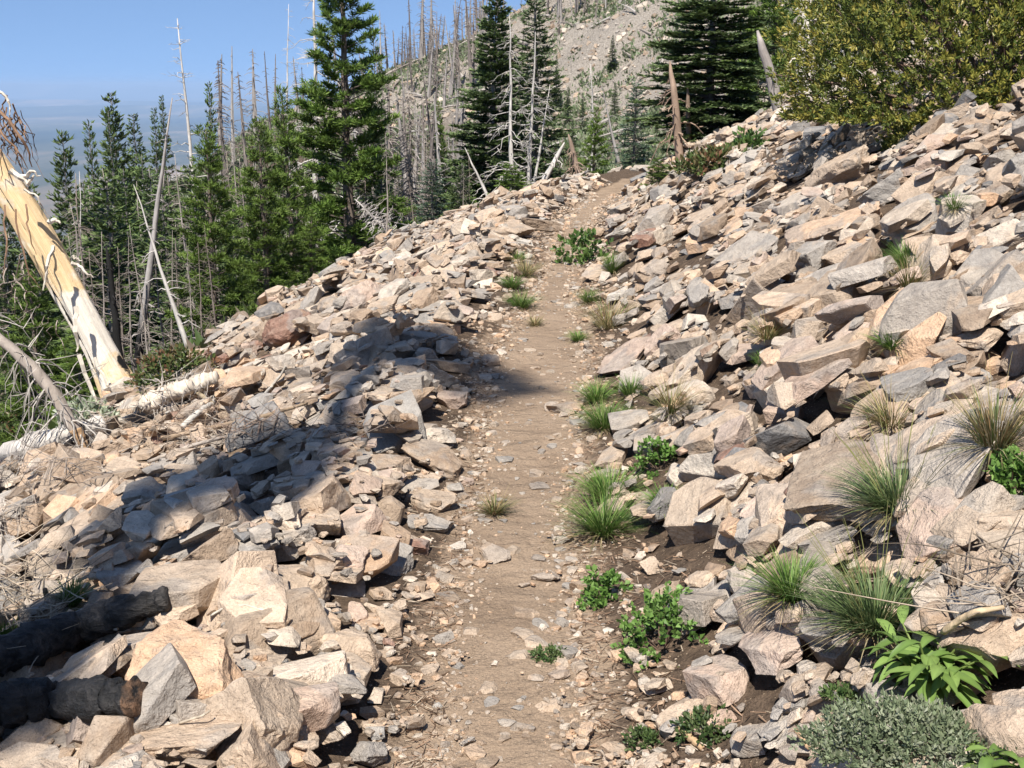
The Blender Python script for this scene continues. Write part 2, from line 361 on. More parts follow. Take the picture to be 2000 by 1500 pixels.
# ============================================================ rocks: prototypes
def make_rock(seed, kind, level):
    r = random.Random(seed); bm = bmesh.new(); bmesh.ops.create_cube(bm, size=1.0)
    def cut(no, d):
        no = Vector(no).normalized()
        bmesh.ops.bisect_plane(bm, geom=bm.verts[:]+bm.edges[:]+bm.faces[:], plane_co=no*d, plane_no=no, clear_outer=True)
        bmesh.ops.holes_fill(bm, edges=[e for e in bm.edges if e.is_boundary], sides=0)
    U = r.uniform
    if kind == 's':
        a0 = U(0, 6.28)
        for k in range(r.randint(4, 6)):
            a = a0 + k*6.28/5.2 + U(-.5, .5); cut((math.cos(a), math.sin(a), U(-.35, .45)), U(.30, .46))
        cut((U(-.16, .16), U(-.16, .16), 1), U(.36, .46)); cut((U(-.25, .25), U(-.25, .25), -1), U(.34, .46))
        for k in range(r.randint(1, 3)): a = U(0, 6.28); cut((math.cos(a), math.sin(a), U(.6, 1.3)), U(.40, .52))
    elif kind == 'b':
        for k in range(r.randint(6, 9)):
            a = U(0, 6.28); cut((math.cos(a), math.sin(a), U(-.9, 1.0)), U(.37, .54))
        cut((U(-.25, .25), U(-.25, .25), 1), U(.36, .46))
    elif kind == 'w':
        a = U(0, 6.28); cut((math.cos(a)*.55, math.sin(a)*.55, 1), U(.13, .24))
        for k in range(r.randint(4, 6)): b = U(0, 6.28); cut((math.cos(b), math.sin(b), U(-.5, .6)), U(.33, .48))
    elif kind == 'p':
        a0 = U(0, 6.28); n = r.choice((3, 3, 4))
        for k in range(n): a = a0+k*6.28/n+U(-.35, .35); cut((math.cos(a), math.sin(a), U(.45, .8)), U(.17, .27))
        for k in range(3): b = U(0, 6.28); cut((math.cos(b), math.sin(b), U(-.5, .3)), U(.38, .5))
    else:
        for k in range(18):
            a = U(0, 6.28); z = U(-1, 1); q = math.sqrt(1-z*z); cut((q*math.cos(a), q*math.sin(a), z), U(.42, .52))
    bmesh.ops.remove_doubles(bm, verts=bm.verts, dist=.02)
    bmesh.ops.dissolve_limit(bm, angle_limit=rad(4), verts=bm.verts, edges=bm.edges)
    if level >= 1:
        bmesh.ops.bevel(bm, geom=bm.edges[:], offset={'r': .07, 'b': .028}.get(kind, .022), segments=1, affect='EDGES', clamp_overlap=True)
    bmesh.ops.triangulate(bm, faces=bm.faces[:])
    if level >= 2:
        for lim in (.3, .15, .095):
            es = [e for e in bm.edges if e.calc_length() > lim]
            bmesh.ops.subdivide_edges(bm, edges=es, cuts=1); bmesh.ops.triangulate(bm, faces=bm.faces[:])
        bm.normal_update(); o = Vector((seed*3.7, seed*1.3, seed*.7)); mv = []
        for v in bm.verts:
            p = v.co; n1 = mnoise.noise(p*2.2+o); n2 = mnoise.noise(p*6.5+o); n3 = mnoise.noise(p*17+o)
            rid = abs(mnoise.noise(p*3.4-o))
            st = abs(mnoise.noise(p*1.1+o*2))
            mv.append(v.normal*(n1*.050+n2*.028+n3*.014 - max(0, .10-rid)*.22 - max(0, .05-st)*.35))
        for v, d in zip(bm.verts, mv): v.co += d
    bm.normal_update()
    Vv = np.array([v.co[:] for v in bm.verts]); Tt = np.array([[v.index for v in f.verts] for f in bm.faces]); bm.free()
    lo, hi = Vv.min(0), Vv.max(0); Vv = (Vv-(lo+hi)/2)/(hi-lo)
    return Vv, Tt
def surf_pts(Vv, Tt, n, seed):
    r = np.random.default_rng(seed); A = Vv[Tt]; ar = np.linalg.norm(np.cross(A[:, 1]-A[:, 0], A[:, 2]-A[:, 0]), axis=1)
    i = r.choice(len(Tt), n, p=ar/ar.sum()); a, b = r.random(n), r.random(n); s = a+b > 1; a[s] = 1-a[s]; b[s] = 1-b[s]
    return A[i, 0] + (A[i, 1]-A[i, 0])*a[:, None] + (A[i, 2]-A[i, 0])*b[:, None]
HI, LO, MID = {}, {}, {}
for k, cnt in (('s', 12), ('b', 10), ('w', 8), ('p', 6), ('r', 6)):
    HI[k] = []; LO[k] = []; MID[k] = []
    for q in range(cnt):
        Vv, Tt = make_rock(100*ord(k)+q, k, 2)
        me = mesh_np('rock', Vv, Tt, None, True); me.set_sharp_from_angle(angle=rad(26)); me.materials.append(MATS['rock_thing'])
        HI[k].append((me, surf_pts(Vv, Tt, 2600, q)))
        Vv, Tt = make_rock(100*ord(k)+q+50, k, 1); MID[k].append((Vv, Tt, surf_pts(Vv, Tt, 1200, q)))
        Vv, Tt = make_rock(100*ord(k)+q+70, k, 0); LO[k].append((Vv, Tt, surf_pts(Vv, Tt, 300, q)))
RC = {'t': (.47, .36, .265), 'g': (.35, .312, .272), 'w': (.54, .46, .375), 'p': (.48, .36, .285), 'o': (.54, .37, .245),
      'r': (.26, .145, .105), 'b': (.315, .232, .165), 'd': (.185, .18, .178)}
RCN = {'t': 'tan', 'g': 'grey', 'w': 'pale', 'p': 'pinkish', 'o': 'peach-coloured', 'r': 'rusty red', 'b': 'brown', 'd': 'dark grey'}
RSN = {'s': 'slab', 'b': 'block', 'w': 'wedge', 'p': 'pointed rock', 'r': 'rounded boulder'}

# ------------------------------------------------------------ plants: where they stand (rocks keep clear of them)
# (pixel of the base, width and height in pixels, kind, label)
TUFTS = [
 (1180, 1045, 120, 95, 'green', 'round green grass tuft at the trail edge, widest of those by the worn tread'),
 (1190, 945, 140, 75, 'green', 'low green grass tuft spreading behind a pink stone at the trail edge'),
 (1180, 838, 120, 62, 'green', 'wide green grass tuft just before the trail enters the dark shaded patch'),  # dark patch on the trail: cast shadow of the pine behind the viewer
 (1165, 785, 75, 52, 'green', 'green grass tuft beside the flat stone lying on the dark shaded patch'),
 (1232, 762, 42, 52, 'green', 'narrow upright green grass tuft below the leaning pink slab'),
 (1130, 667, 42, 26, 'green', 'tiny bright grass tuft growing in the trail before the shaded patch'),
 (1018, 602, 56, 42, 'green', 'dense grass tuft on the downhill trail edge, lowest of four in a row'),
 (1000, 564, 52, 34, 'green', 'grass tuft on the downhill trail edge, second lowest of four in a row'),
 (1026, 534, 60, 40, 'dry', 'straw tipped grass tuft on the downhill trail edge, third of four in a row'),
 (1010, 498, 32, 28, 'green', 'small grass tuft on the downhill trail edge, uppermost of four in a row'),
 (1150, 584, 42, 34, 'green', 'small green grass tuft beside the brownish trailside clump'),
 (1190, 622, 110, 75, 'dry', 'broad brownish grass clump on the uphill trail edge'),
 (1755, 975, 190, 150, 'seed', 'tall grass tuft with seed stalks before the grey cracked slab'),
 (1712, 1215, 220, 175, 'seed', 'largest grass tuft, with tall seed stalks, behind the broad-leaved plant'),
 (1548, 1160, 125, 100, 'green', 'fine green grass tuft between the grey-blue block and the salmon slab'),
 (1945, 850, 135, 135, 'dry', 'tall half-dry grass tuft beside the dark red stone'),
 (1745, 632, 64, 52, 'green', 'bright green grass tuft alone on the flat slabs of the talus'),
 (1782, 470, 110, 62, 'green', 'wide dark green grass tuft beyond the peach slab'),
 (1776, 545, 54, 70, 'dry', 'thin brown-tipped grass tuft above the pale talus slabs'),
 (1500, 618, 76, 52, 'dry', 'brownish grass tuft below the long pale slab'),
 (1498, 680, 44, 44, 'green', 'small grass tuft in the gap below the brownish one'),
 (1866, 388, 66, 40, 'green', 'grass tuft high on the talus under the olive bush'),
 (142, 1182, 56, 56, 'green', 'green grass tuft on the downhill talus by the burnt log'),
 (8, 1262, 60, 60, 'green', 'grass tuft among fallen twigs at the edge of the log'),
 (965, 1005, 64, 44, 'dry', 'sparse grass tuft on the downhill trail edge by a pointed tan stone'),
 (1300, 958, 70, 50, 'green', 'short green grass tuft below the lobed shrub on the bank'),
 (1196, 512, 30, 46, 'green', 'small spiky tuft behind the leaning flat stone up the trail'),
 (1310, 790, 76, 74, 'dry', 'wispy dry grass tuft under the pale block on the bank'),
 (1740, 835, 110, 84, 'dry', 'wispy brown grass tuft between pale slabs up the bank'),
 (1045, 636, 40, 22, 'dry', 'faint straw coloured tuft in the middle of the trail'),
]
SHRUBS = [  # px, py, w, h, kind, name, category, label
 (1300, 1288, 185, 150, 'lobed', 'currant_shrub', 'shrub', 'leafy bright green currant shrub with lobed leaves beside the trail'),
 (1180, 1182, 90, 72, 'lobed', 'currant_shrub', 'shrub', 'small dusty green lobed-leaf shrub at the trail edge above the larger one'),
 (1290, 925, 90, 76, 'lobed', 'currant_shrub', 'shrub', 'loose lobed-leaf shrub on the bank behind a grass tuft'),
 (1385, 1432, 120, 52, 'dark', 'creeping_plant', 'plant', 'low dark green plant sprawling before the salmon slab'),
 (1260, 1458, 56, 30, 'dark', 'creeping_plant', 'plant', 'tiny pale green plant in the dark soil beside the trail'),
 (1650, 1372, 64, 40, 'dark', 'creeping_plant', 'plant', 'small green plant at the foot of the broad-leaved plant'),
 (1140, 516, 100, 62, 'low', 'low_shrub', 'shrub', 'low green shrub with reddish stems hugging the uphill trail edge'),
 (1075, 1290, 60, 16, 'dark', 'creeping_plant', 'plant', 'flat trampled green sprig lying on the trail tread'),
 (1840, 1500, 560, 120, 'greyshrub', 'bitterbrush', 'shrub', 'sprawling grey-green shrub with small leaves at the near corner'),
 (1985, 960, 60, 60, 'lobed', 'currant_shrub', 'shrub', 'light green lobed shrub beside the grey cracked slab'),
 (1410, 322, 170, 44, 'red', 'low_shrub', 'shrub', 'low red-tinged shrub along the talus crest below the fir'),
 (1470, 288, 60, 34, 'low', 'low_shrub', 'shrub', 'light green shrub at the end of the red-tinged one'),
 (330, 752, 165, 85, 'red', 'low_shrub', 'shrub', 'dark red-tinged bush behind the burnt snag base'),
 (50, 880, 190, 60, 'red', 'low_shrub', 'shrub', 'olive shrub below the leaning dead tree on the downhill edge'),
 (160, 822, 90, 45, 'silver', 'low_shrub', 'shrub', 'silvery white-flecked shrub between the snag and the leaning dead tree'),
 (1478, 178, 70, 44, 'low', 'low_shrub', 'shrub', 'bright green shrub behind the talus crest under the big fir'),
]
CLEAR = []
for (px, py, pw, ph, *_r) in TUFTS + SHRUBS:
    p = at(px, py); dd = project(p)[2][0]
    if dd < 15: CLEAR.append((p[0], p[1], min(.30*pw*dd/F, .22)))
def clear_of(x, y):
    return all((x-a)**2+(y-b)**2 > r*r for a, b, r in CLEAR)

# ------------------------------------------------------------ height field that the rocks are dropped on
HX0, HY0, RES = -6.0, 1.2, .025
HNX, HNY = int(14.5/RES), int(23/RES)
_hx = HX0 + (np.arange(HNX)+.5)*RES; _hy = HY0 + (np.arange(HNY)+.5)*RES
HM = terrain(*np.meshgrid(_hx, _hy)).T.copy(); OWN = np.zeros(HM.shape, np.int32)
def hmap(x, y):
    i = np.clip(((np.asarray(x)-HX0)/RES).astype(int), 0, HNX-1); j = np.clip(((np.asarray(y)-HY0)/RES).astype(int), 0, HNY-1)
    return HM[i, j]
def drop(pts, M, x, y, q, owner, sink=0.0, cap=9.0):
    P = pts @ M.T
    i = ((P[:, 0]+x-HX0)/RES).astype(int); j = ((P[:, 1]+y-HY0)/RES).astype(int)
    if i.min() < 0 or j.min() < 0 or i.max() >= HNX or j.max() >= HNY: return None
    i0, j0 = i.min(), j.min(); nx, ny = i.max()-i0+1, j.max()-j0+1
    cell = (i-i0)*ny + (j-j0)
    bot = np.full(nx*ny, 9e9); np.minimum.at(bot, cell, P[:, 2]); top = np.full(nx*ny, -9e9); np.maximum.at(top, cell, P[:, 2])
    ok = bot < 8e9; sub = HM[i0:i0+nx, j0:j0+ny].ravel()
    z = np.quantile((sub-bot)[ok], q) - sink
    z = min(z, float(terrain(x, y)) + cap)
    new = np.where(ok, np.maximum(sub, top+z), sub); up = new > sub
    HM[i0:i0+nx, j0:j0+ny] = new.reshape(nx, ny)
    o = OWN[i0:i0+nx, j0:j0+ny].ravel(); o[up] = owner; OWN[i0:i0+nx, j0:j0+ny] = o.reshape(nx, ny)
    return z
def tnormal(x, y, h=.15):
    return unit([-(terrain(x+h, y)-terrain(x-h, y))/(2*h), -(terrain(x, y+h)-terrain(x, y-h))/(2*h), 1.0])
def frame(n, yaw):
    n = unit(n); e = unit(np.cross([math.cos(yaw+1.57), math.sin(yaw+1.57), 0.0], n)); return e, np.cross(n, e), n

ROCKS = []          # things: dict(mesh, M, loc, col, kind, W)
STUFF = Acc()
def jit(c, s=.10):
    v = 1+rng.normal(0, s); t = rng.normal(0, s*.22)   # lighter or darker, warmer or cooler
    return np.clip(np.array(c)*v*np.array([1+t, 1, 1-t]), .05, .72)
def rock_zone(x, y):
    u = x - xt(y); l, r = HWL(y), HWR(y)
    if u < 0:
        d = np.clip((-u-l)/.30, .0, 1)*(1 if -u < 3.5+wob(x, y, .9)*.25 else 0)
    else:
        d = np.clip((u-r)/.38, 0, 1)
        if y < 4.6: d *= np.clip((u-r-.05)/.5, .10, 1)
    return d
def edge_k(x, y):                                    # 0 at the tread, 1 out on the talus
    u = float(x - xt(y)); return float(np.clip((abs(u) - (HWL(y) if u < 0 else HWR(y)))/.7, 0, 1))
def berm(x, y):                                      # the stones stacked up along the downhill edge of the tread
    u = float(x - xt(y)); return .17*math.exp(-((u+.95)/.42)**2)*float(np.clip((y-3.4)/1.2, 0, 1)*np.clip((11-y)/3, 0, 1))
def vis(x, y, z, m=160):
    px, py, dd = project([x, y, z]); return -m < px[0] < 2000+m and -60 < py[0] < 1500+m*2.0
def place_stuff(W, q, owner, detail, D=None, flat=False, mini=False):
    kind = rng.choice(['s', 'b', 'w', 'p', 'r'], p=[.62, .20, .13, .04, .01]); lib = (LO if not detail else MID)[kind]
    Vv, Tt, pts = lib[rng.integers(len(lib))]
    for _try in range(60):
        y = 2.0 + 19.5*rng.random()**(2.2 if mini else 1.15); xm = xt(y)
        x = rng.uniform(max(-.55*y-.5, xm-3.9, -5.7), min(.60*y+.9, 7.9))
        if rng.random() > rock_zone(x, y) or not clear_of(x, y): continue
        if W > .055+.42*edge_k(x, y) or not vis(x, y, terrain(x, y)): continue
        ow = OWN[int((x-HX0)/RES), int((y-HY0)/RES)]
        if ow > 0 and owner <= 0 and rng.random() < .93: continue
        break
    else: return
    n = tnormal(x, y) + rng.normal(0, .11 if kind == 's' else .2, 3)
    e1, e2, n = frame(n, rng.uniform(0, 6.28))
    dd = W*rng.uniform(.6, .95); th = W*{'s': rng.uniform(.15, .30), 'b': rng.uniform(.32, .55), 'w': rng.uniform(.4, .6), 'p': rng.uniform(.45, .7), 'r': rng.uniform(.5, .7)}[kind]
    M = np.stack([e1*W, e2*dd, n*th], 1)
    k = int(np.clip(W*dd/RES**2*5, 30, len(pts)))
    z = drop(pts[:k], M, x, y, q, owner, cap=(.02+.11*edge_k(x, y))+berm(x, y)+.25*W+.05*rng.random())
    if z is None: return
    ck = rng.choice(list('tgwpobrd'), p=[.42, .19, .15, .05, .05, .11, .01, .02]); c = jit(RC[ck], .12)
    return dict(kind=kind, M=M, loc=(x, y, z), W=W, ck=ck, Vv=Vv, Tt=Tt, col=c, detail=detail)
POOL = []
def area_k(): pass
for W in sorted(rng.uniform(0, 1, 2700)**1.6*.22+.13, reverse=True):
    r = place_stuff(W, .72, 0, True)
    if r: POOL.append(r)

# ------------------------------------------------------------ rocks read off the photograph: (x, y, w, h, tilt, colour, shape)
A5 = (0, 850, .435); A4 = (0, 400, .35); A6 = (700, 400, .35); A3 = (1100, 0, .45); A8 = (1250, 900, .4); A7 = (700, 850, .4334); A2 = (400, 550, .3); A1 = (1600, 550, .2)
HERO = [(A5, '''785 125 290 110 5 g s;340 470 440 270 33 t s;660 310 190 240 70 g b;800 380 170 230 60 t s;960 170 200 150 35 t b;1350 165 400 130 -5 t s;
1420 270 300 170 30 t w;1160 440 190 240 60 t s;1700 140 270 140 10 b s;1720 460 270 190 -15 g s;1930 200 250 130 -10 t s;1560 540 220 140 -5 p b;1330 595 370 180 0 t b;
1330 720 340 130 10 g s;1570 890 350 190 -8 t b;1270 1040 380 330 20 g p;1320 1130 240 220 0 t p;1140 1390 480 220 -25 t p;1340 1330 190 130 0 t r;960 960 190 190 70 g w;
810 840 240 150 15 p b;770 1080 250 190 -10 t r;580 1050 110 130 -70 g w;600 1120 140 80 0 b r;830 1210 150 140 40 t b;360 1390 240 170 30 p w;610 1420 300 150 5 t s;820 1390 130 110 0 g r;
690 1460 160 90 0 g b;940 560 280 150 25 b w;660 530 280 80 5 t s;620 610 250 110 15 t b;1380 450 360 120 20 b s;1340 400 170 110 10 g b;1210 250 150 100 -20 t b;1060 280 220 130 5 d b;
450 790 170 180 70 b r;330 290 200 120 25 b s;230 270 200 90 30 o s;1440 110 110 60 0 g r;1700 250 180 100 10 t b;1600 690 140 110 -30 p w;1290 810 180 90 15 t b;1110 820 200 90 5 p s;
1480 1270 180 140 -20 t b;1660 1290 200 130 10 g r;1810 960 130 90 -20 t b;1870 400 130 110 0 r w;1700 1165 220 70 0 t s;60 390 120 70 0 g b;500 460 170 100 10 w s;130 1440 130 90 0 p b;
1170 650 200 80 10 g b;480 650 200 90 10 w s;100 470 130 80 0 t b;300 640 190 90 15 w s;760 690 170 100 30 b b;1010 700 130 80 0 p b;980 1080 190 110 10 g s;1170 960 150 90 10 t b;1440 1130 130 90 0 t b;700 950 160 120 20 t b'''),
(A4, '''1850 530 170 150 0 t r;1905 575 100 100 0 g r;1610 680 280 190 25 r r;1420 740 95 100 0 r r;620 1300 190 80 20 g s;1260 880 110 60 0 r b;860 1170 160 110 10 t b;1070 1170 200 130 10 t b;
1300 1030 170 120 0 t b;1330 960 130 60 20 t s;1500 800 90 60 0 r b;1480 900 120 60 20 w s;1650 760 150 60 20 w s;1720 830 150 60 15 w s;1550 960 130 70 20 t s'''),
(A2, '''1480 240 370 140 -8 b s;1010 365 200 80 0 b b;1160 240 220 130 10 t s;1240 120 170 150 40 w b;1010 90 280 150 30 p r;890 170 120 110 0 g r;1420 100 190 150 30 b w;1590 130 240 90 -5 t s;1400 340 240 120 -5 g b;
1430 400 170 110 20 g r;1240 550 340 160 8 g s;1560 455 330 90 -5 b s;1540 540 280 130 10 g w;1610 670 210 150 -5 p b;780 690 220 160 25 b b;540 710 260 180 20 t p;1350 740 210 120 -25 t w;1050 680 200 110 10 g w;
980 750 170 110 -30 g w;340 960 410 240 20 d w;800 990 500 200 -4 b s;1200 960 370 150 0 t s;1490 1040 420 250 -18 b s;1390 1130 260 130 -25 t w;1530 920 220 110 0 w b;1110 1080 0 0 0 t s;1170 1190 380 190 12 b s;650 1240 600 190 -8 t s;
720 1370 430 230 30 t w;1470 1300 390 200 -20 g s;1460 1430 310 150 -10 g s;760 1160 160 100 0 g r;1180 1340 220 150 10 t b;1000 1340 130 180 80 o s;460 1390 230 150 -25 t b;930 1450 0 0 0 t s;100 1230 170 180 50 t b;
180 1370 330 170 5 d b;250 1100 170 120 0 b b;400 1060 220 130 5 d b;980 1090 180 90 5 g b;860 1100 130 100 0 t b;1110 1030 150 110 10 t b;1070 470 260 110 5 b s;720 520 280 90 5 b s;840 570 170 60 -5 b s;920 600 180 80 15 b s;
640 620 170 100 20 b b;460 640 170 110 10 t b;770 470 220 70 10 g s;500 510 90 80 0 o b;320 510 90 60 0 r b;990 290 150 60 5 g s;1850 420 130 90 10 b w;1690 370 80 90 60 b s;1150 770 180 70 -5 t s;1230 840 180 100 -25 t s;860 860 170 110 70 g w;960 870 130 110 0 d b;
1700 1000 90 140 -70 b s;1410 0 380 110 -8 t s;620 330 110 60 20 w b;700 400 200 60 20 w s;240 580 110 70 25 w s;170 600 140 60 25 w s'''),
(A6, '''310 350 190 80 5 t s;530 180 150 90 15 t s;860 110 300 100 10 t s;1010 75 260 70 -3 b s;400 320 150 80 5 w b;560 330 140 90 -10 w b;660 290 110 70 0 t b;740 200 120 80 5 w b;620 200 110 80 0 p b;680 360 130 80 10 w b;
1480 790 270 190 45 p s;1700 690 230 190 20 p w;1890 530 190 150 -20 g w;1650 130 220 100 15 t b;1340 330 170 110 45 t s;1660 320 150 130 0 t r;1840 1010 270 200 20 w b;1890 1160 210 130 10 t b;1940 1260 180 110 0 t s;
1600 1240 210 90 25 g s;1720 1250 130 120 0 t b;1420 1100 150 60 10 t s;1370 1400 230 110 20 t s;1580 800 100 100 0 g b;1740 820 120 80 0 g b;1080 1030 90 60 0 t r;1160 1040 230 60 8 b s;1880 760 140 80 10 t b;1670 930 150 80 20 t b;
1540 900 120 70 10 t b;1800 900 120 110 40 b b;1640 500 120 60 0 b s;1560 650 140 70 20 t s;1780 400 130 60 30 b s;1600 250 130 80 10 t s;1330 120 100 70 0 b r;1480 180 130 60 10 p s'''),
(A3, '''1180 950 420 170 20 o s;800 1060 310 200 -15 g s;1020 860 330 110 10 w s;1060 930 250 80 12 g s;1120 785 200 60 5 o s;1140 1220 400 170 20 w s;1180 730 280 120 15 t b;840 1210 130 120 30 t b;900 1215 110 130 -50 p s;
1350 1190 170 130 20 w b;990 1085 150 70 -5 t b;1090 1130 140 140 40 g b;1210 1110 200 80 20 t s;580 1310 150 130 -20 g w;660 1280 90 50 0 g b;1540 890 260 130 15 g s;1390 780 220 130 20 g w;1650 690 220 110 5 g s;1690 760 250 100 15 t s;
1910 730 230 150 -5 t b;1850 860 180 180 30 b b;1900 960 230 190 20 w s;1900 1080 160 110 -5 t b;1770 1070 160 90 10 t s;1560 1080 220 110 10 p s;1850 1240 240 120 8 w s;1780 1330 240 130 8 t s;1640 1230 160 50 0 t b;1560 1390 150 160 50 t s;
1110 1360 170 110 30 w s;1240 1430 200 80 10 t s;1950 1450 120 130 0 w b;1940 1340 120 90 20 g s;1800 540 130 80 0 b s;1900 470 110 80 0 t b;1820 600 150 110 20 t b;1960 520 100 80 0 w b;860 420 110 60 20 b s;730 520 190 70 35 b s;
800 540 170 90 20 w s;960 400 100 70 0 g b;930 470 80 80 0 g b;700 590 100 60 0 t b;560 610 100 50 0 t s;340 760 120 60 20 d s;640 745 110 50 15 g s;800 715 120 60 10 w s;740 690 60 40 0 w b;850 800 130 70 -10 d w;700 810 200 70 15 t s;
640 930 220 80 5 t s;830 900 110 80 0 g w;430 990 130 110 60 t p;400 940 160 80 0 p b;280 960 180 60 20 g s;220 930 90 60 0 p r;140 990 80 60 0 b r;1260 1290 160 70 10 t s;1430 1290 170 60 5 g s;1340 1400 110 70 0 t b;1700 1150 110 60 0 t b;1720 920 130 90 15 t b;1330 900 110 100 0 g b;1040 1290 110 70 0 t b;1470 1180 120 60 10 t b'''),
(A8, '''640 910 480 280 -10 p s;610 340 310 190 0 g s;490 560 220 230 -60 g b;760 710 240 130 15 o r;950 370 210 190 0 o r;690 200 220 150 -5 p b;440 140 220 110 15 w b;210 180 180 110 -20 g b;240 270 230 140 -10 t b;
450 325 190 70 -5 o b;370 420 150 110 0 b b;120 530 200 110 20 b b;290 530 170 90 -5 t s;60 400 160 130 -50 t s;740 1110 250 170 10 g b;540 1210 260 190 10 g b;280 1150 150 110 0 p b;400 1110 150 130 30 p b;350 960 150 60 -55 g s;
330 880 200 130 10 t b;240 1030 200 90 20 t s;1280 1200 540 240 5 t r;1650 900 430 230 10 g s;1530 710 300 100 5 t s;1610 600 270 140 0 t b;1820 600 130 280 85 g b;1330 370 220 110 -10 w w;540 40 330 150 0 t b;780 60 430 150 10 t s;
1000 130 230 80 0 g s;1570 100 300 250 -20 g s;1500 220 180 80 30 r b;1680 260 350 130 15 t s;730 1340 280 200 35 t s;840 180 180 60 0 g b;1150 400 140 100 10 w b;1490 345 70 60 0 t r;1310 590 160 180 -70 t s;400 770 120 60 0 t r;860 600 90 100 60 w s;190 230 150 130 60 t b;1440 620 120 90 10 g b;1050 250 130 80 20 t b'''),
(A7, '''420 870 120 80 -10 t w;860 1075 160 100 5 t s;375 1140 100 70 0 t b;490 1230 70 60 30 g w;1260 1120 110 80 0 t r;1260 1195 80 40 0 t r;1165 1330 110 80 0 t b;1210 1420 90 70 0 t r;1270 1270 60 50 0 g w;1155 1275 90 40 -5 w s;
910 360 80 40 0 w b;610 425 150 110 -30 t s;745 555 70 30 10 t s;850 520 140 50 0 t s;1140 235 140 130 0 p b;1300 290 140 110 20 t b;240 1170 90 60 0 b b;1000 1240 110 60 5 t b;800 950 90 50 0 t s;930 1165 60 30 0 w b'''),
(A1, '''230 180 290 200 10 g b;60 320 220 260 20 w s;640 110 350 160 10 p s;1000 90 400 110 -3 d s;800 200 680 120 3 w s;1020 390 320 340 50 t s;1500 310 570 250 8 t s;1880 220 300 220 25 g s;1900 540 330 320 5 w b;1130 690 280 260 -10 t b;
1540 660 470 290 10 t s;1000 900 600 260 18 o s;1200 1000 700 250 20 p s;730 520 480 220 20 t s;740 660 350 130 5 d b;1220 480 220 170 0 t b;280 750 250 120 10 w b;200 900 300 180 0 g r;500 930 180 140 0 g r;650 1000 300 220 0 o b;1850 820 330 170 0 o b;1050 1180 300 250 -30 g w;480 1170 340 260 10 t b;150 1100 330 200 -10 t b''')]
seen_h = []
def place_hero(px, py, pw, ph, ang, ck, kind):
    if pw < 5: return
    for (a, b, s) in seen_h:
        if abs(a-px) < .30*max(s, pw) and abs(b-py) < .22*max(s, pw): return
    P0 = raycast(px, py, lambda X, Y: terrain(X, Y)+.12); dd = project(P0)[2][0]
    if dd > 24 or P0[1] < 1.8: return
    k_ = .86 if py > 1080 else 1.0; Wm = k_*pw*dd/F; Hm = k_*ph*dd/F
    if Wm > 1.1: return
    seen_h.append((px, py, pw))
    a = rad(ang); Lm = Wm/max(.35, abs(math.cos(a))) if abs(ang) < 50 else Hm
    other = Hm if abs(ang) < 50 else Wm
    Lm = min(Lm, 1.15*math.hypot(Wm, Hm))
    T = Lm*{'s': .24, 'b': .46, 'w': .48, 'p': .68, 'r': .66}[kind]; D = Lm*{'s': .72, 'b': .72, 'w': .72, 'p': .85, 'r': .85}[kind]
    x, y = P0[0], P0[1]; n0 = tnormal(x, y); view = unit(np.array([0, 0, EYE])-P0)
    g0 = math.asin(float(np.clip(n0 @ view, -1, 1)))
    best = min((abs(D*math.sin(g)+T*math.cos(g) - other), g) for g in np.linspace(.05, 1.45, 40))[1]
    dg = float(np.clip(best-g0, -.25, .55))*(.9 if kind in 'sw' else .5)
    ax = unit(np.cross(n0, view)); n = np.array(Matrix.Rotation(dg, 3, Vector(ax)) @ Vector(n0))
    n = unit(n + rng.normal(0, .05, 3))
    # long axis: the direction in the rock's plane that appears at this tilt in the picture
    cx = np.array([1, 0, 0]); cu = np.array([0, SP, CP]); d_img = cx*math.cos(a) + cu*math.sin(a)
    e1 = d_img - view*(n @ d_img)/max(.2, n @ view); e1 = unit(e1 - n*(n @ e1)); e2 = np.cross(n, e1)
    if best > 1.4 or kind == 'r': D *= 1.05
    M = np.stack([e1*Lm*.98, e2*D*.94, n*T], 1)
    me, pts = HI[kind][rng.integers(len(HI[kind]))]
    if rng.random() < .5: M[:, :2] *= -1
    P1 = raycast(px, py, lambda X, Y: terrain(X, Y) + .10 + T*.2)
    z = drop(pts, M, P1[0], P1[1], .60, len(ROCKS)+1, T*.06, cap=.01+.12*edge_k(P1[0], P1[1])+berm(P1[0], P1[1])+.30*T)
    if z is None: return
    ROCKS.append(dict(me=me, M=M, loc=(P1[0], P1[1], z), W=Lm, kind=kind, ck=ck, col=jit(RC[ck], .06)))
_all = [(tuple(float(v) if i < 5 else v for i, v in enumerate(t.split())), r) for r, s in HERO for t in s.replace('\n', '').split(';')]
_all = [(r[0]+t[0]*r[2], r[1]+t[1]*r[2], t[2]*r[2], t[3]*r[2], t[4], t[5], t[6]) for t, r in _all]
for h in sorted(_all, key=lambda h: -h[1] if False else h[1]): place_hero(*h)
# the largest of the others become things too, up to about 300 in all
def seen_share(r):
    px, py, dd = project(r['loc']); 
    return r['W']/dd[0] if (0 < px[0] < 2000 and 0 < py[0] < 1500) else 0
n_hero = len(ROCKS)
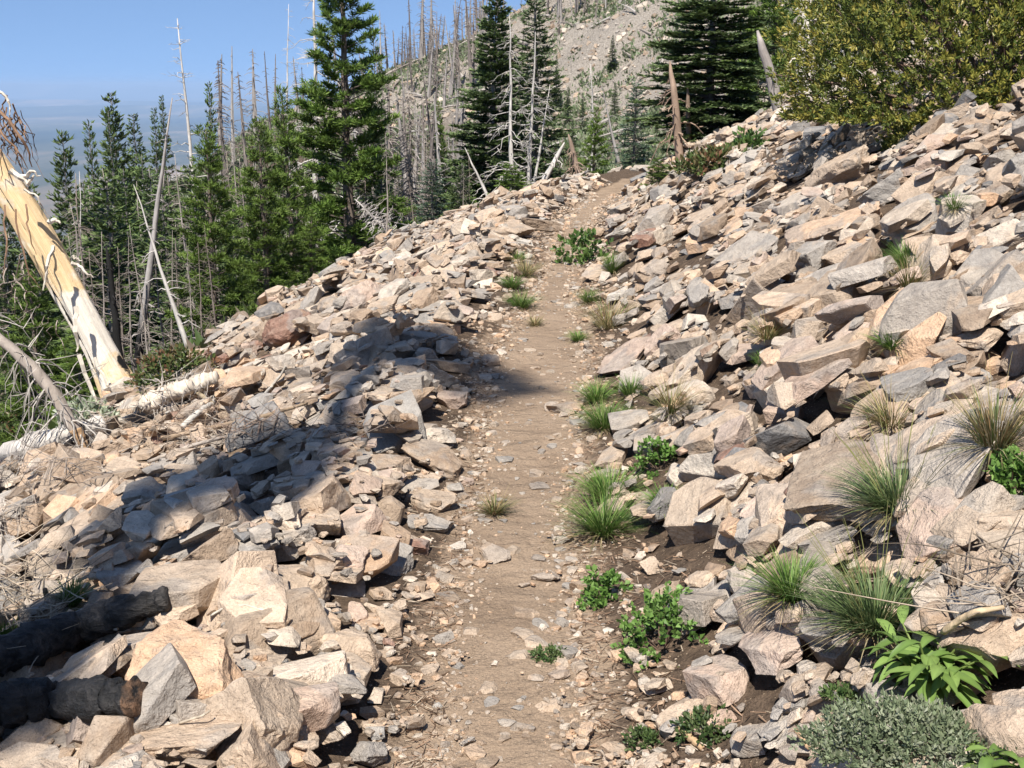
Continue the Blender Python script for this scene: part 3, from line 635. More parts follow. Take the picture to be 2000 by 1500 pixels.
# smaller stones fill the gaps
for W in sorted(rng.uniform(0, 1, 4200)**1.5*.10+.05, reverse=True):
    r = place_stuff(W, .66, 0, W > .09)
    if r: POOL.append(r)
for W in rng.uniform(.018, .055, 9000):
    r = place_stuff(W, .6, 0, False, mini=True)
    if r: POOL.append(r)
print('rocks', n_hero, len(POOL))
POOL.sort(key=lambda r: -seen_share(r)*(hmap(r['loc'][0], r['loc'][1]) < r['loc'][2]+r['W']*.5))
extra = max(0, 300-n_hero)
for r in POOL[:extra]:
    k = r['kind']; me, pts = HI[k][rng.integers(len(HI[k]))]
    ROCKS.append(dict(me=me, M=r['M'], loc=r['loc'], W=r['W'], kind=k, ck=r['ck'], col=r['col']))
for r in POOL[extra:]:
    STUFF.add(r['Vv'] @ r['M'].T + np.array(r['loc']), r['Tt'], np.append(r['col'], rng.random()))
tag(obj('talus_rubble', STUFF.mesh('talus_rubble'), 'rock_stuff'), 'countless smaller angular stones filling the talus between the larger rocks', 'rubble', kind='stuff')

# gravel on the tread and its edges
GR = Acc(); GR2 = Acc()
for q in range(11000):
    y = 2.3 + 17*rng.random()**1.8; s = rng.choice([-1, 1]); l = HWL(y) if s < 0 else HWR(y)
    u = s*(l*1.05*rng.random()**.40 + (.32*rng.random() if rng.random() < .6 else 0)); x = xt(y)+u
    if hmap(x, y) > terrain(x, y)+.035: continue
    edge = min(1, abs(u)/l); W = (.004+.016*rng.random()**2.5)*(.55+.75*edge)*(1+.05*y) * (2.3 if rng.random() < .10*edge else 1)
    kind = rng.choice(['s', 'b', 'r']); Vv, Tt, pts = LO[kind][rng.integers(len(LO[kind]))]
    if len(Tt) > 60: Vv, Tt, pts = LO['s'][rng.integers(8)]
    e1, e2, n = frame(np.array([0, 0, 1])+rng.normal(0, .2, 3), rng.uniform(0, 6.28))
    M = np.stack([e1*W, e2*W*rng.uniform(.6, .9), n*W*rng.uniform(.35, .6)], 1)
    z = hmap(x, y) + W*.10
    GR.add(Vv @ M.T + np.array([x, y, z]), Tt, np.append(jit(RC[rng.choice(list('twob'))], .12)*.95, rng.random()))
tag(obj('gravel', GR.mesh('gravel'), 'rock_stuff'), 'fine gravel and pebbles strewn over the dirt trail', 'gravel', kind='stuff')
# flat stones trodden into the tread
for q in range(420):
    y = 2.4 + 15*rng.random()**1.5; x = xt(y) + rng.uniform(-HWL(y)*1.15, HWR(y)*1.15); W = .02+.07*rng.random()**2.2
    if hmap(x, y) > terrain(x, y)+.02: continue
    Vv, Tt, pts = MID['s'][rng.integers(12)]; e1, e2, n = frame(np.array([0, 0, 1])+rng.normal(0, .10, 3), rng.uniform(0, 6.28))
    GR2.add(Vv @ np.stack([e1*W, e2*W*rng.uniform(.5, .9), n*W*.3], 1).T + np.array([x, y, float(terrain(x, y))+W*.02]), Tt, np.append(jit(RC[rng.choice(list('ttbg'))], .10)*.85, rng.random()))
tag(obj('trodden_stones', GR2.mesh('trodden_stones'), 'rock_stuff'), 'small flat stones trodden into the dirt of the trail', 'stones', kind='stuff')
# needle and twig litter in the dark soil along the tread
LT = Acc()
for q in range(5200):
    y = 2.3 + 10*rng.random()**1.8; right = rng.random() < .62
    l = HWR(y) if right else HWL(y); u = (1 if right else -1)*(l*.85 + (rng.gamma(2, .10) if right else rng.gamma(1.6, .06))); x = xt(y)+u
    z = terrain(x, y)+.003
    if hmap(x, y) > z+.03: continue
    a = rng.uniform(0, 6.28); L = rng.uniform(.015, .06); wd = rng.uniform(.0008, .0022)
    d = np.array([math.cos(a), math.sin(a), rng.normal(0, .18)]); p = np.array([x, y, z+.004])
    c = np.array([.20, .13, .085])*rng.uniform(.35, 1.7) if rng.random() < .8 else np.array([.42, .34, .25])
    LT.tube([p-d*L/2, p+d*L/2], [wd, wd*.8], 3, c, cap=False)
tag(obj('litter', LT.mesh('litter'), 'dead_wood'), 'dark needle and twig litter on the soil beside the trail', 'litter', kind='stuff')
for i, r in enumerate(ROCKS):
    o = obj('rock', r['me']); M = r['M']
    m4 = Matrix.Identity(4)
    for a in range(3):
        for b in range(3): m4[a][b] = M[a][b]
        m4[a][3] = r['loc'][a]
    if m4.determinant() < 0:
        for a in range(3): m4[a][0] *= -1
    o.matrix_world = m4; o.color = (*r['col'], 1); r['obj'] = o

# ============================================================ grass tufts
def on_stones(px, py):
    p = raycast(px, py, hmap)
    if p[1] > 22: return at(px, py)
    a = np.arange(0, 6.28, .5); g = float(terrain(p[0], p[1]))
    low = float(np.quantile(hmap(p[0]+.08*np.cos(a), p[1]+.08*np.sin(a)), .35)); p[2] = max(g, min(low, p[2])); return p
LANDMARKS = []
GREENS = {'green': [(.10, .19, .035), (.15, .25, .05), (.075, .145, .03), (.23, .29, .09)],
          'dry': [(.14, .16, .05), (.33, .26, .13), (.40, .33, .18), (.24, .15, .07), (.10, .14, .035)],
          'seed': [(.13, .19, .07), (.17, .235, .09), (.21, .26, .115), (.095, .15, .05)]}
def blades(acc, n, R, H, cols, r, droop=.5, wd=.0035, spread=1.0, base=.35):
    a = r.uniform(0, 6.28, n); q = np.sqrt(r.random(n)); P = np.stack([np.cos(a)*q*R*base, np.sin(a)*q*R*base, np.full(n, -.012)], 1)
    lean = spread*(q*.8+.15*r.random(n)); d0 = unit(np.stack([np.cos(a+r.normal(0, .5, n))*lean, np.sin(a+r.normal(0, .5, n))*lean, np.ones(n)], 1))
    L = H*r.uniform(.55, 1.12, n)*(1+.25*lean); out = unit(d0*[1, 1, 0]+1e-6); side = np.stack([-out[:, 1], out[:, 0], np.zeros(n)], 1)
    C = np.array(cols)[r.integers(len(cols), size=n)]*r.uniform(.75, 1.25, n)[:, None]; W = wd*r.uniform(.7, 1.4, n)
    ts = [0, .35, .7, 1.0]; pts = []
    for t in ts: pts.append(P + d0*(L*t)[:, None] + (out*.8+np.array([0, 0, -.75]))*(L*droop*t*t*lean)[:, None])
    V = []
    for k in range(3):
        ww = (W*[1, .9, .6][k])[:, None]; V += [pts[k]-side*ww, pts[k]+side*ww]
    V.append(pts[3]); V = np.stack(V, 1).reshape(-1, 3); b = np.arange(n)[:, None]*7
    T = np.concatenate([b+[0, 1, 3], b+[0, 3, 2], b+[2, 3, 5], b+[2, 5, 4], b+[4, 5, 6]])
    Cc = np.repeat(C, 7, 0); acc.add(V, T, Cc); return pts[3]
for q, (px, py, pw, ph, kind, label) in enumerate(TUFTS):
    p = on_stones(px, py); dd = project(p)[2][0]; R = .5*pw*dd/F; H = ph*dd/F*1.05; r = np.random.default_rng(900+q)
    t = empty('grass_tuft', (p[0], p[1], p[2]+.01)); tag(t, label, 'grass', 'grass tufts on the talus and along the trail')
    a = Acc(); n = int(np.clip(170+pw*2.6, 180, 760)*(.6 if kind == 'dry' else 1))
    wd = max(.0014, .42*dd/F)
    Hb = H*(.72 if kind == 'seed' else .95)
    blades(a, n, R, Hb, GREENS[kind], r, .45, wd, 1.15 if pw > ph else .75)
    blades(a, n//3, R, Hb*.55, [(.42, .34, .2), (.30, .23, .12), (.16, .17, .06)], r, .9, wd, 1.5)
    obj('blades', a.mesh('grass_blades'), 'blade', t)
    if kind in ('seed', 'dry'):
        a = Acc(); n = 26 if kind == 'seed' else 16; sd = np.random.default_rng(50+q)
        for k in range(n):
            an = sd.uniform(0, 6.28); ln = H*sd.uniform(.85, 1.35); le = sd.uniform(.1, .75)
            d = np.array([math.cos(an)*le, math.sin(an)*le, 1.0]); d /= np.linalg.norm(d); b0 = np.array([math.cos(an), math.sin(an), 0])*R*.25
            P = [b0, b0+d*ln*.4, b0+d*ln*.75+np.array([0, 0, -.01]), b0+d*ln+np.array([math.cos(an), math.sin(an), -.6])*.06*ln]
            c = (.30, .24, .11) if kind == 'dry' else (.22, .22, .08)
            a.tube(P, [wd*.5, wd*.45, wd*.75 if kind == 'seed' else wd*.4, wd*.25], 3, c, cap=False)
        obj('seed_stalks', a.mesh('seed_stalks'), 'dry_leaf', t)
    if dd < 12: LANDMARKS.append((label, p))

# ============================================================ shrubs
def shrub_mesh(name, rx, ry, rz, shoots, per, L, W, cols, r, lumps=7, up=.35, inner=.5, stemcol=(.16, .11, .08), nst=14, tipcols=None, flat_bottom=True):
    lc = unit(r.normal(0, 1, (lumps, 3))); lc[:, 2] = np.abs(lc[:, 2]); la = r.uniform(-.30, .26, lumps)
    d = unit(r.normal(0, 1, (shoots, 3))); d[:, 2] = np.abs(d[:, 2])*1.15 - (.12 if flat_bottom else 0); d = unit(d)
    lump = 1 + np.sum(la*np.clip((d @ lc.T - .45)/.55, 0, 1), 1)
    rr = (inner + (1-inner)*r.random(shoots)**.45)*lump*r.uniform(.9, 1.06, shoots)
    P = d*rr[:, None]*[rx, ry, rz]; P[:, 2] = np.maximum(P[:, 2], .02*rz)
    sdir = unit(d*[1/rx, 1/ry, 1/rz]*min(rx, ry, rz) + [0, 0, up] + r.normal(0, .35, (shoots, 3)))
    f = Acc()
    k = np.repeat(np.arange(shoots), per); n = len(k); t = np.tile(np.linspace(0, 1, per), shoots)
    ang = np.tile(np.arange(per)*2.4, shoots)+r.uniform(0, 6.28, shoots)[k]
    a = unit(np.cross(sdir, r.normal(0, 1, (shoots, 3)))); b = np.cross(sdir, a)
    rad_ = a[k]*np.cos(ang)[:, None]+b[k]*np.sin(ang)[:, None]
    D = unit(rad_*(1.05-.55*t)[:, None] + sdir[k]*(.45+.6*t)[:, None] + r.normal(0, .18, (n, 3)))
    base = P[k] + sdir[k]*(t*L*1.3)[:, None]
    Sd = np.cross(D, sdir[k]+1e-3)
    C = np.array(cols)[r.integers(len(cols), size=shoots)][k]*r.uniform(.75, 1.2, n)[:, None]
    if tipcols is not None:
        outer = np.clip((rr[k]/lump[k]-.72)/.2, 0, 1)*(r.random(n) < .75); tc = np.array(tipcols)[r.integers(len(tipcols), size=shoots)][k]
        C = C*(1-outer[:, None])+tc*outer[:, None]*r.uniform(.8, 1.2, n)[:, None]
    f.leaves(base, D, Sd, L*r.uniform(.7, 1.15, n), W*r.uniform(.75, 1.15, n), C, .12)
    s = Acc()
    for q in r.choice(shoots, min(nst, shoots), replace=False):
        e = P[q]; m = e*[.55, .55, .45]+r.normal(0, .05*rx, 3); st = e*[.12, .12, 0]
        w = max(rx, rz)*.016; s.tube([st, m, e], [w, w*.7, w*.3], 4, np.array(stemcol)*r.uniform(.7, 1.3), cap=False)
    return f.mesh(name+'_foliage'), s.mesh(name+'_stems')
SK = {'lobed': dict(cols=[(.10, .19, .035), (.13, .24, .05), (.075, .15, .03)], tipcols=[(.21, .33, .09), (.17, .29, .07)], L=.020, W=.019, per=6),
      'dark': dict(cols=[(.055, .10, .03), (.085, .13, .04), (.12, .16, .06)], L=.017, W=.010, per=6),
      'low': dict(cols=[(.09, .16, .035), (.12, .19, .05), (.06, .11, .03)], L=.028, W=.018, per=6),
      'red': dict(cols=[(.075, .11, .03), (.10, .14, .04), (.055, .08, .025)], tipcols=[(.19, .10, .055), (.15, .12, .05), (.10, .13, .04)], L=.028, W=.015, per=6),
      'silver': dict(cols=[(.16, .20, .11), (.24, .28, .18)], tipcols=[(.42, .45, .34), (.3, .34, .22)], L=.03, W=.02, per=6),
      'greyshrub': dict(cols=[(.165, .20, .11), (.21, .245, .14), (.125, .155, .085), (.27, .29, .19)], L=.013, W=.007, per=6)}
for q, (px, py, pw, ph, kind, name, cat, label) in enumerate(SHRUBS):
    p = on_stones(px, py); dd = project(p)[2][0]; R = .5*pw*dd/F; H = ph*dd/F; r = np.random.default_rng(300+q); k = dict(SK[kind])
    sc = max(1.0, dd/5.0); k['L'] *= sc*(.85 if H < .06 else 1); k['W'] *= sc*(.85 if H < .06 else 1)
    n = int(np.clip(R*R*3.2/(k['L']*k['W'])*.9, 60, 2600)); ryf = .42 if kind == 'greyshrub' else .8
    if kind == 'greyshrub': n = 1700
    fm, sm = shrub_mesh(name, R, R*ryf, H*.92, n, k['per'], k['L'], k['W'], k['cols'], r, tipcols=k.get('tipcols'), nst=120 if kind == 'greyshrub' else 16, lumps=16 if kind == 'greyshrub' else 7, inner=.25 if kind == 'greyshrub' else .5,
                        stemcol=(.42, .38, .34) if kind == 'greyshrub' else (.16, .11, .08))
    t = empty(name, (p[0], p[1]+R*ryf*.6, p[2]-.01+float(terrain(p[0], p[1]+R*ryf*.6)-terrain(p[0], p[1])))); tag(t, label, cat)
    obj('foliage', fm, 'leaf', t); obj('stems', sm, 'dead_wood', t)
    if dd < 14: LANDMARKS.append((label, np.array(t.location)))

# the big olive bush on top of the talus
r = np.random.default_rng(77)
pb = at(1800, 275); dB = project(pb)[2][0]; kB = 285*dB/F/1.12; yB = pb[1]+.55*kB; xB = on_y(1968, 200, yB)[0]
print('bush', pb, dB, kB)
bush = empty('olive_bush', (xB, yB, float(terrain(xB, yB))-.30*kB)); bush.scale = (kB,)*3
tag(bush, 'huge rounded olive-green bush with yellowish leaf tips on top of the talus', 'bush')
fm, sm = shrub_mesh('olive_bush', 1.12, .95, 1.25, 9500, 10, .048, .020, [(.075, .11, .024), (.105, .145, .032), (.13, .165, .04)], r, lumps=22, up=.5, inner=.62,
                    tipcols=[(.42, .36, .08), (.37, .335, .075), (.30, .295, .06), (.23, .245, .05), (.17, .20, .045)], nst=60, flat_bottom=True)
obj('foliage', fm, 'leaf', bush); obj('stems', sm, 'dead_wood', bush)
for (ox, oy, oz, sx, sy, sz, n) in ((-.62, -.25, -.32, .52, .5, .55, 2200), (.35, -.55, -.22, .62, .42, .50, 2400), (1.0, .1, .15, .7, .6, 1.1, 1500)):
    fm, sm = shrub_mesh('olive_bush_bough', sx, sy, sz, n, 9, .047, .019, [(.075, .11, .024), (.105, .145, .032), (.13, .165, .04)], r, lumps=9, up=.5, inner=.55,
                        tipcols=[(.40, .35, .08), (.33, .31, .065), (.25, .26, .055), (.19, .215, .05)], nst=24)
    obj('foliage', fm, 'leaf', bush, (ox, oy, oz)); obj('stems', sm, 'dead_wood', bush, (ox, oy, oz))

# broad-leaved plants: every leaf is a piece of its own
def leaf_mesh(L, W, fold, arch, col):
    k = 7; V = []; C = []
    for i in range(k):
        t = i/(k-1); w_ = W*.5*math.sin(math.pi*min(1, t*.93+.05))**.8*(1 if t < .98 else .1); z = arch*L*(.55*t - t*t)
        x = L*t
        V += [(x, -w_, z+fold*w_), (x, 0, z), (x, w_, z+fold*w_)]; g = .9+.2*(i % 2 == 0); C += [np.array(col)*g, np.array(col)*1.35, np.array(col)*g]
    T = []
    for i in range(k-1):
        a = i*3; T += [(a, a+1, a+4), (a, a+4, a+3), (a+1, a+2, a+5), (a+1, a+5, a+4)]
    return mesh_np('leaf', V, T, np.array(C), True)
LM = [leaf_mesh(1, .30, .35, .55, (.135, .21, .05)), leaf_mesh(1, .26, .45, .75, (.105, .17, .04)), leaf_mesh(1, .34, .3, .35, (.17, .25, .065))]
for m_ in LM: m_.materials.append(MATS['leaf'])
def broad_plant(px, py, stems, Ls, label, seed, wmul=1.0, dyy=.0):
    r = random.Random(seed); p = on_stones(px, py); t = empty('broad_leaved_plant', p); tag(t, label, 'plant'); LANDMARKS.append((label, p))
    for s in range(stems):
        an = s*6.28/stems + r.uniform(-.3, .3); le = r.uniform(.25, .8); H = Ls*r.uniform(.7, 1.25)
        d = Vector((math.cos(an)*le, math.sin(an)*le, 1)).normalized(); a = Acc()
        P = [(d*H*q+Vector((math.cos(an), math.sin(an), -.4))*H*.14*q*q) for q in (0, .5, 1)]
        a.tube([tuple(x) for x in P], [Ls*.035, Ls*.028, Ls*.016], 5, (.20, .26, .07)); obj('stem', a.mesh('stem'), 'leaf', t)
        for k in range(6):
            q = .35+.65*k/5; pos = P[0].lerp(P[2], q); az_ = an + (k*2.4) + r.uniform(-.4, .4); pit = -r.uniform(.05, .55)*(1 if q < .9 else -.8)
            o = obj('leaf', LM[r.randrange(3)], None, t); L = Ls*r.uniform(.65, 1.05)*(1.1-.3*q); o.location = pos; o.rotation_euler = (r.uniform(-.3, .3), -.35*r.random()+.1+pit*-.2, az_); o.scale = (L, L*wmul, L)
broad_plant(1815, 1340, 14, .115, 'bright green broad-leaved plant with arching pointed leaves before the biggest grass tuft', 4, .85, .05)
broad_plant(1960, 1470, 4, .07, 'small pale broad-leaved plant at the near corner below the grey-green shrub', 9, 1.5, .03)

# ============================================================ trees
def conifer(seed, H, R, kind, cb=.06, dens=1.0, needle=(.10, .035), cols=None, gap=0.0, mult=1.0):
    r = np.random.default_rng(seed); cr = Acc(); tr = Acc()
    k = 12; zz = np.linspace(0, H, k); wx = np.cumsum(r.normal(0, .012*H/k*3, k)); wy = np.cumsum(r.normal(0, .012*H/k*3, k)); wx -= wx[0]; wy -= wy[0]
    r0 = .011*H+.03; bk = np.array([.17, .135, .11]) if kind == 'pine' else np.array([.19, .175, .16])
    tr.tube(np.stack([wx, wy, zz-.3*(zz == 0)], 1), r0*(1-zz/H*.93), 8, bk, wob=.15)
    cols = cols or ([(.055, .105, .018), (.085, .145, .025), (.04, .078, .014), (.11, .165, .035)] if kind == 'pine' else [(.05, .088, .035), (.075, .125, .05), (.035, .064, .026), (.10, .15, .07)])
    cols = np.array(cols); z = cb*H; P = []; D = []; Sd = []; C = []; LL = []
    while z < H*.985:
        t = (z-cb*H)/(H*(1-cb)); L0 = R*(min(1, .55+t*3.2))*(1-t)**(.72 if kind == 'pine' else .82)+.09
        nb = int(r.integers(4, 7)) if kind == 'pine' else int(r.integers(5, 9))
        if r.random() > gap*(1-t):
            a0 = r.uniform(0, 6.28)
            for b in range(nb):
                an = a0+b*6.28/nb+r.normal(0, .25); L = L0*r.uniform(.45, 1.2); ev = (-.12+.75*t**1.5 if kind == 'fir' else .05+.8*t)+r.normal(0, .15)
                d = np.array([math.cos(an)*math.cos(ev), math.sin(an)*math.cos(ev), math.sin(ev)]); lat = np.array([-math.sin(an), math.cos(an), 0])
                o = np.array([np.interp(z, zz, wx), np.interp(z, zz, wy), z+r.normal(0, .10)])
                def pos(s): s = np.asarray(s)[:, None]; return o + d*L*s + np.array([0, 0, 1.])*L*((-.22*s+.16*s*s) if kind == 'fir' else (-.10*s+.20*s*s))*(1-t)
                cr.tube(pos([0, .5, 1]), [r0*.22*(1-t)+.006, .008, .004], 3, bk*.8, cap=False)
                m = max(3, int(L/.055*dens)); s = r.uniform(.12 if kind == 'fir' else .30, 1.0, m)**.8; sg = r.choice([-1, 1], m)
                tl = (.40*L*(1-s)**.8+.05)*r.uniform(.6, 1.1, m); tdir = unit(d*.62+lat*sg[:, None]*.8*(1-.6*s[:, None])+r.normal(0, .10 if kind == 'fir' else .25, (m, 3))+[0, 0, .0 if kind == 'fir' else .22])
                b0 = pos(s); per = np.maximum(1, (tl/.05*dens*mult).astype(int)); kk = np.repeat(np.arange(m), per)
                f = r.random(len(kk)); base = b0[kk]+tdir[kk]*(tl[kk]*f)[:, None]
                sp = .28 if kind == 'fir' else .62
                nd_ = unit(tdir[kk]+r.normal(0, sp, (len(kk), 3))*[1, 1, .55 if kind == 'fir' else 1.0]+[0, 0, .06 if kind == 'fir' else .28])
                P.append(base); D.append(nd_); Sd.append(np.cross(nd_, [0, 0, 1.])*1.0+r.normal(0, .45 if kind == 'fir' else .9, (len(kk), 3)))
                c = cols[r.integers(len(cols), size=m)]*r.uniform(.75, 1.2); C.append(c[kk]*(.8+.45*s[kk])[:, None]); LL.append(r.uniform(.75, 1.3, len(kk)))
        z += (.14 if kind == 'fir' else .20)*(1+.3*r.random())*(H/8)**.5/dens**.5
    P = np.concatenate(P); D = np.concatenate(D); Sd = np.concatenate(Sd); C = np.concatenate(C); LL = np.concatenate(LL)
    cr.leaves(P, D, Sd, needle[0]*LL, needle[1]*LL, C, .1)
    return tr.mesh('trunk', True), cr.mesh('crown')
def dead(seed, H, r0, nb, bl, col, char=0.0, sub=3, droop=.5, b0=.15, top=1.0, lean=0.0, sides=7, up=0.0):
    r = np.random.default_rng(seed); tr = Acc(); br = Acc(); k = 10; zz = np.linspace(0, H, k)
    wx = np.cumsum(r.normal(0, .02*H/k*2, k)); wy = np.cumsum(r.normal(0, .02*H/k*2, k)); wx -= wx[0]; wy -= wy[0]
    rr = r0*(1-zz/H*(.9 if top >= 1 else .5)); rr[-1] *= 1 if top >= 1 else .3; rr[-2] *= 1 if top >= 1 else .8; col = np.array(col)
    cc = np.array([col*r.uniform(.85, 1.12) if zi > char*H else np.array([.018, .017, .016]) for zi in zz])
    tr.tube(np.stack([wx, wy, zz-.3*(zz == 0)], 1), rr, sides, cc, wob=.2)
    for b in range(nb):
        z = H*(b0+(top*.98-b0)*r.random()**.85); t = z/H; an = r.uniform(0, 6.28); L = bl*(1-t**1.6*.75)*r.uniform(.35, 1.1)
        o = np.array([np.interp(z, zz, wx), np.interp(z, zz, wy), z]); ev = r.normal(.05+up, .2)
        d = np.array([math.cos(an)*math.cos(ev), math.sin(an)*math.cos(ev), math.sin(ev)]); dr = droop*r.uniform(.4, 1.3); kink = r.normal(0, .10, (5, 3))
        s = np.linspace(0, 1, 5); P = o + d*(L*s)[:, None] + np.array([0, 0, -1.])*(L*dr*s**2)[:, None] + kink*L*s[:, None]
        w = np.interp(z, zz, rr)*.22+.005; c = col*r.uniform(.7, 1.15)
        br.tube(P, w*np.array([1, .8, .6, .45, .25]), 4, c, cap=False)
        for q in range(sub):
            s0 = r.uniform(.3, .95); p0 = o + d*L*s0 + np.array([0, 0, -1.])*L*dr*s0**2
            lat = unit(np.cross(d, [0, 0, 1.]))*r.choice([-1, 1]); l2 = L*r.uniform(.2, .5)
            e = p0 + (d*.6+lat*r.uniform(.3, .9)+np.array([0, 0, -.35*droop+r.normal(0, .25)]))*l2
            br.tube([p0, (p0+e)/2+r.normal(0, .05, 3)*l2, e], np.array([w*.5, w*.38, w*.2]), 3, c, cap=False)
    return tr.mesh('trunk', True), br.mesh('branches') if nb else None
PG = [(.105, .165, .030), (.14, .205, .042), (.075, .12, .024), (.17, .235, .055)]
FG = [(.09, .135, .045), (.125, .175, .065), (.06, .095, .034), (.16, .21, .09)]
CON = {
 'bigpine': conifer(11, 11.5, 1.5, 'pine', .10, 1.35, (.15, .026), [(.085, .14, .026), (.12, .185, .036), (.06, .10, .02), (.15, .21, .05)], 0, 3.0),
 'pine_a': conifer(12, 6.0, .95, 'pine', .02, 1.4, (.13, .020), PG, 0, 2.8),
 'pine_b': conifer(13, 5.2, .80, 'pine', .02, 1.4, (.12, .019), PG, 0, 2.8),
 'fir_big': conifer(14, 9.0, 1.7, 'fir', .03, 1.45, (.12, .044), [(.11, .16, .055), (.145, .20, .075), (.075, .115, .042), (.19, .245, .105)], 0, 2.6),
 'fir_tall': conifer(15, 10.0, 1.5, 'fir', .04, 1.0, (.14, .045), FG, 0, 1.9),
 'fir_small': conifer(16, 3.6, .70, 'fir', .03, 1.35, (.075, .025), [(.085, .13, .08), (.115, .165, .11), (.06, .10, .06)], 0, 2.0),
 'fir_far': conifer(17, 10.0, 1.7, 'fir', .04, .8, (.21, .075), [(.10, .14, .045), (.13, .175, .06), (.065, .10, .032)], 0, 1.6),
 'fir_far2': conifer(18, 10.0, 1.4, 'fir', .08, .75, (.21, .075), [(.095, .135, .042), (.125, .17, .058), (.065, .10, .03)], .2, 1.6),
}
for _k, (_t, _c) in CON.items(): print(_k, len(_c.polygons))
CDIM = {}
for _k, (_t, _c) in CON.items():
    _a = np.empty(len(_t.vertices)*3, np.float32); _t.vertices.foreach_get('co', _a); _b = np.empty(len(_c.vertices)*3, np.float32); _c.vertices.foreach_get('co', _b); _b = _b.reshape(-1, 3)
    CDIM[_k] = (float(_a.reshape(-1, 3)[:, 2].max()), float(np.quantile(np.hypot(_b[:, 0], _b[:, 1]), .985)))
def plant_tree(key, px, ytop, depth, label, cat='tree', pbase=None, group=None, width=None, name=None, hmin=None):
    """trunk at pixel column px and forward distance depth; its height from the pixel row of its top"""
    tm, cm = CON[key]; p = on_y(px if pbase is None else pbase, 300, depth); x = p[0]; zb = float(terrain(x, depth))-.15
    top = on_y(px, ytop, depth); H = top[2]-zb; H0, R0 = CDIM[key]; s = H/H0
    nm = name or ('pine_tree' if 'pine' in key else 'fir_tree')
    t = empty(nm, (x, depth, zb), rng.uniform(0, 6.28)); t.rotation_euler[1] = 0
    wid = width*depth/F/2 if width else None
    sx = ((1.55 if 'far' in key else 1.3)*wid/R0) if wid else s
    t.scale = (sx, sx, s); obj('trunk', tm, 'bark', t); obj('crown', cm, 'needles', t)
    tag(t, label, cat, group)
    return t
GT = 'green conifers on the mountainside'
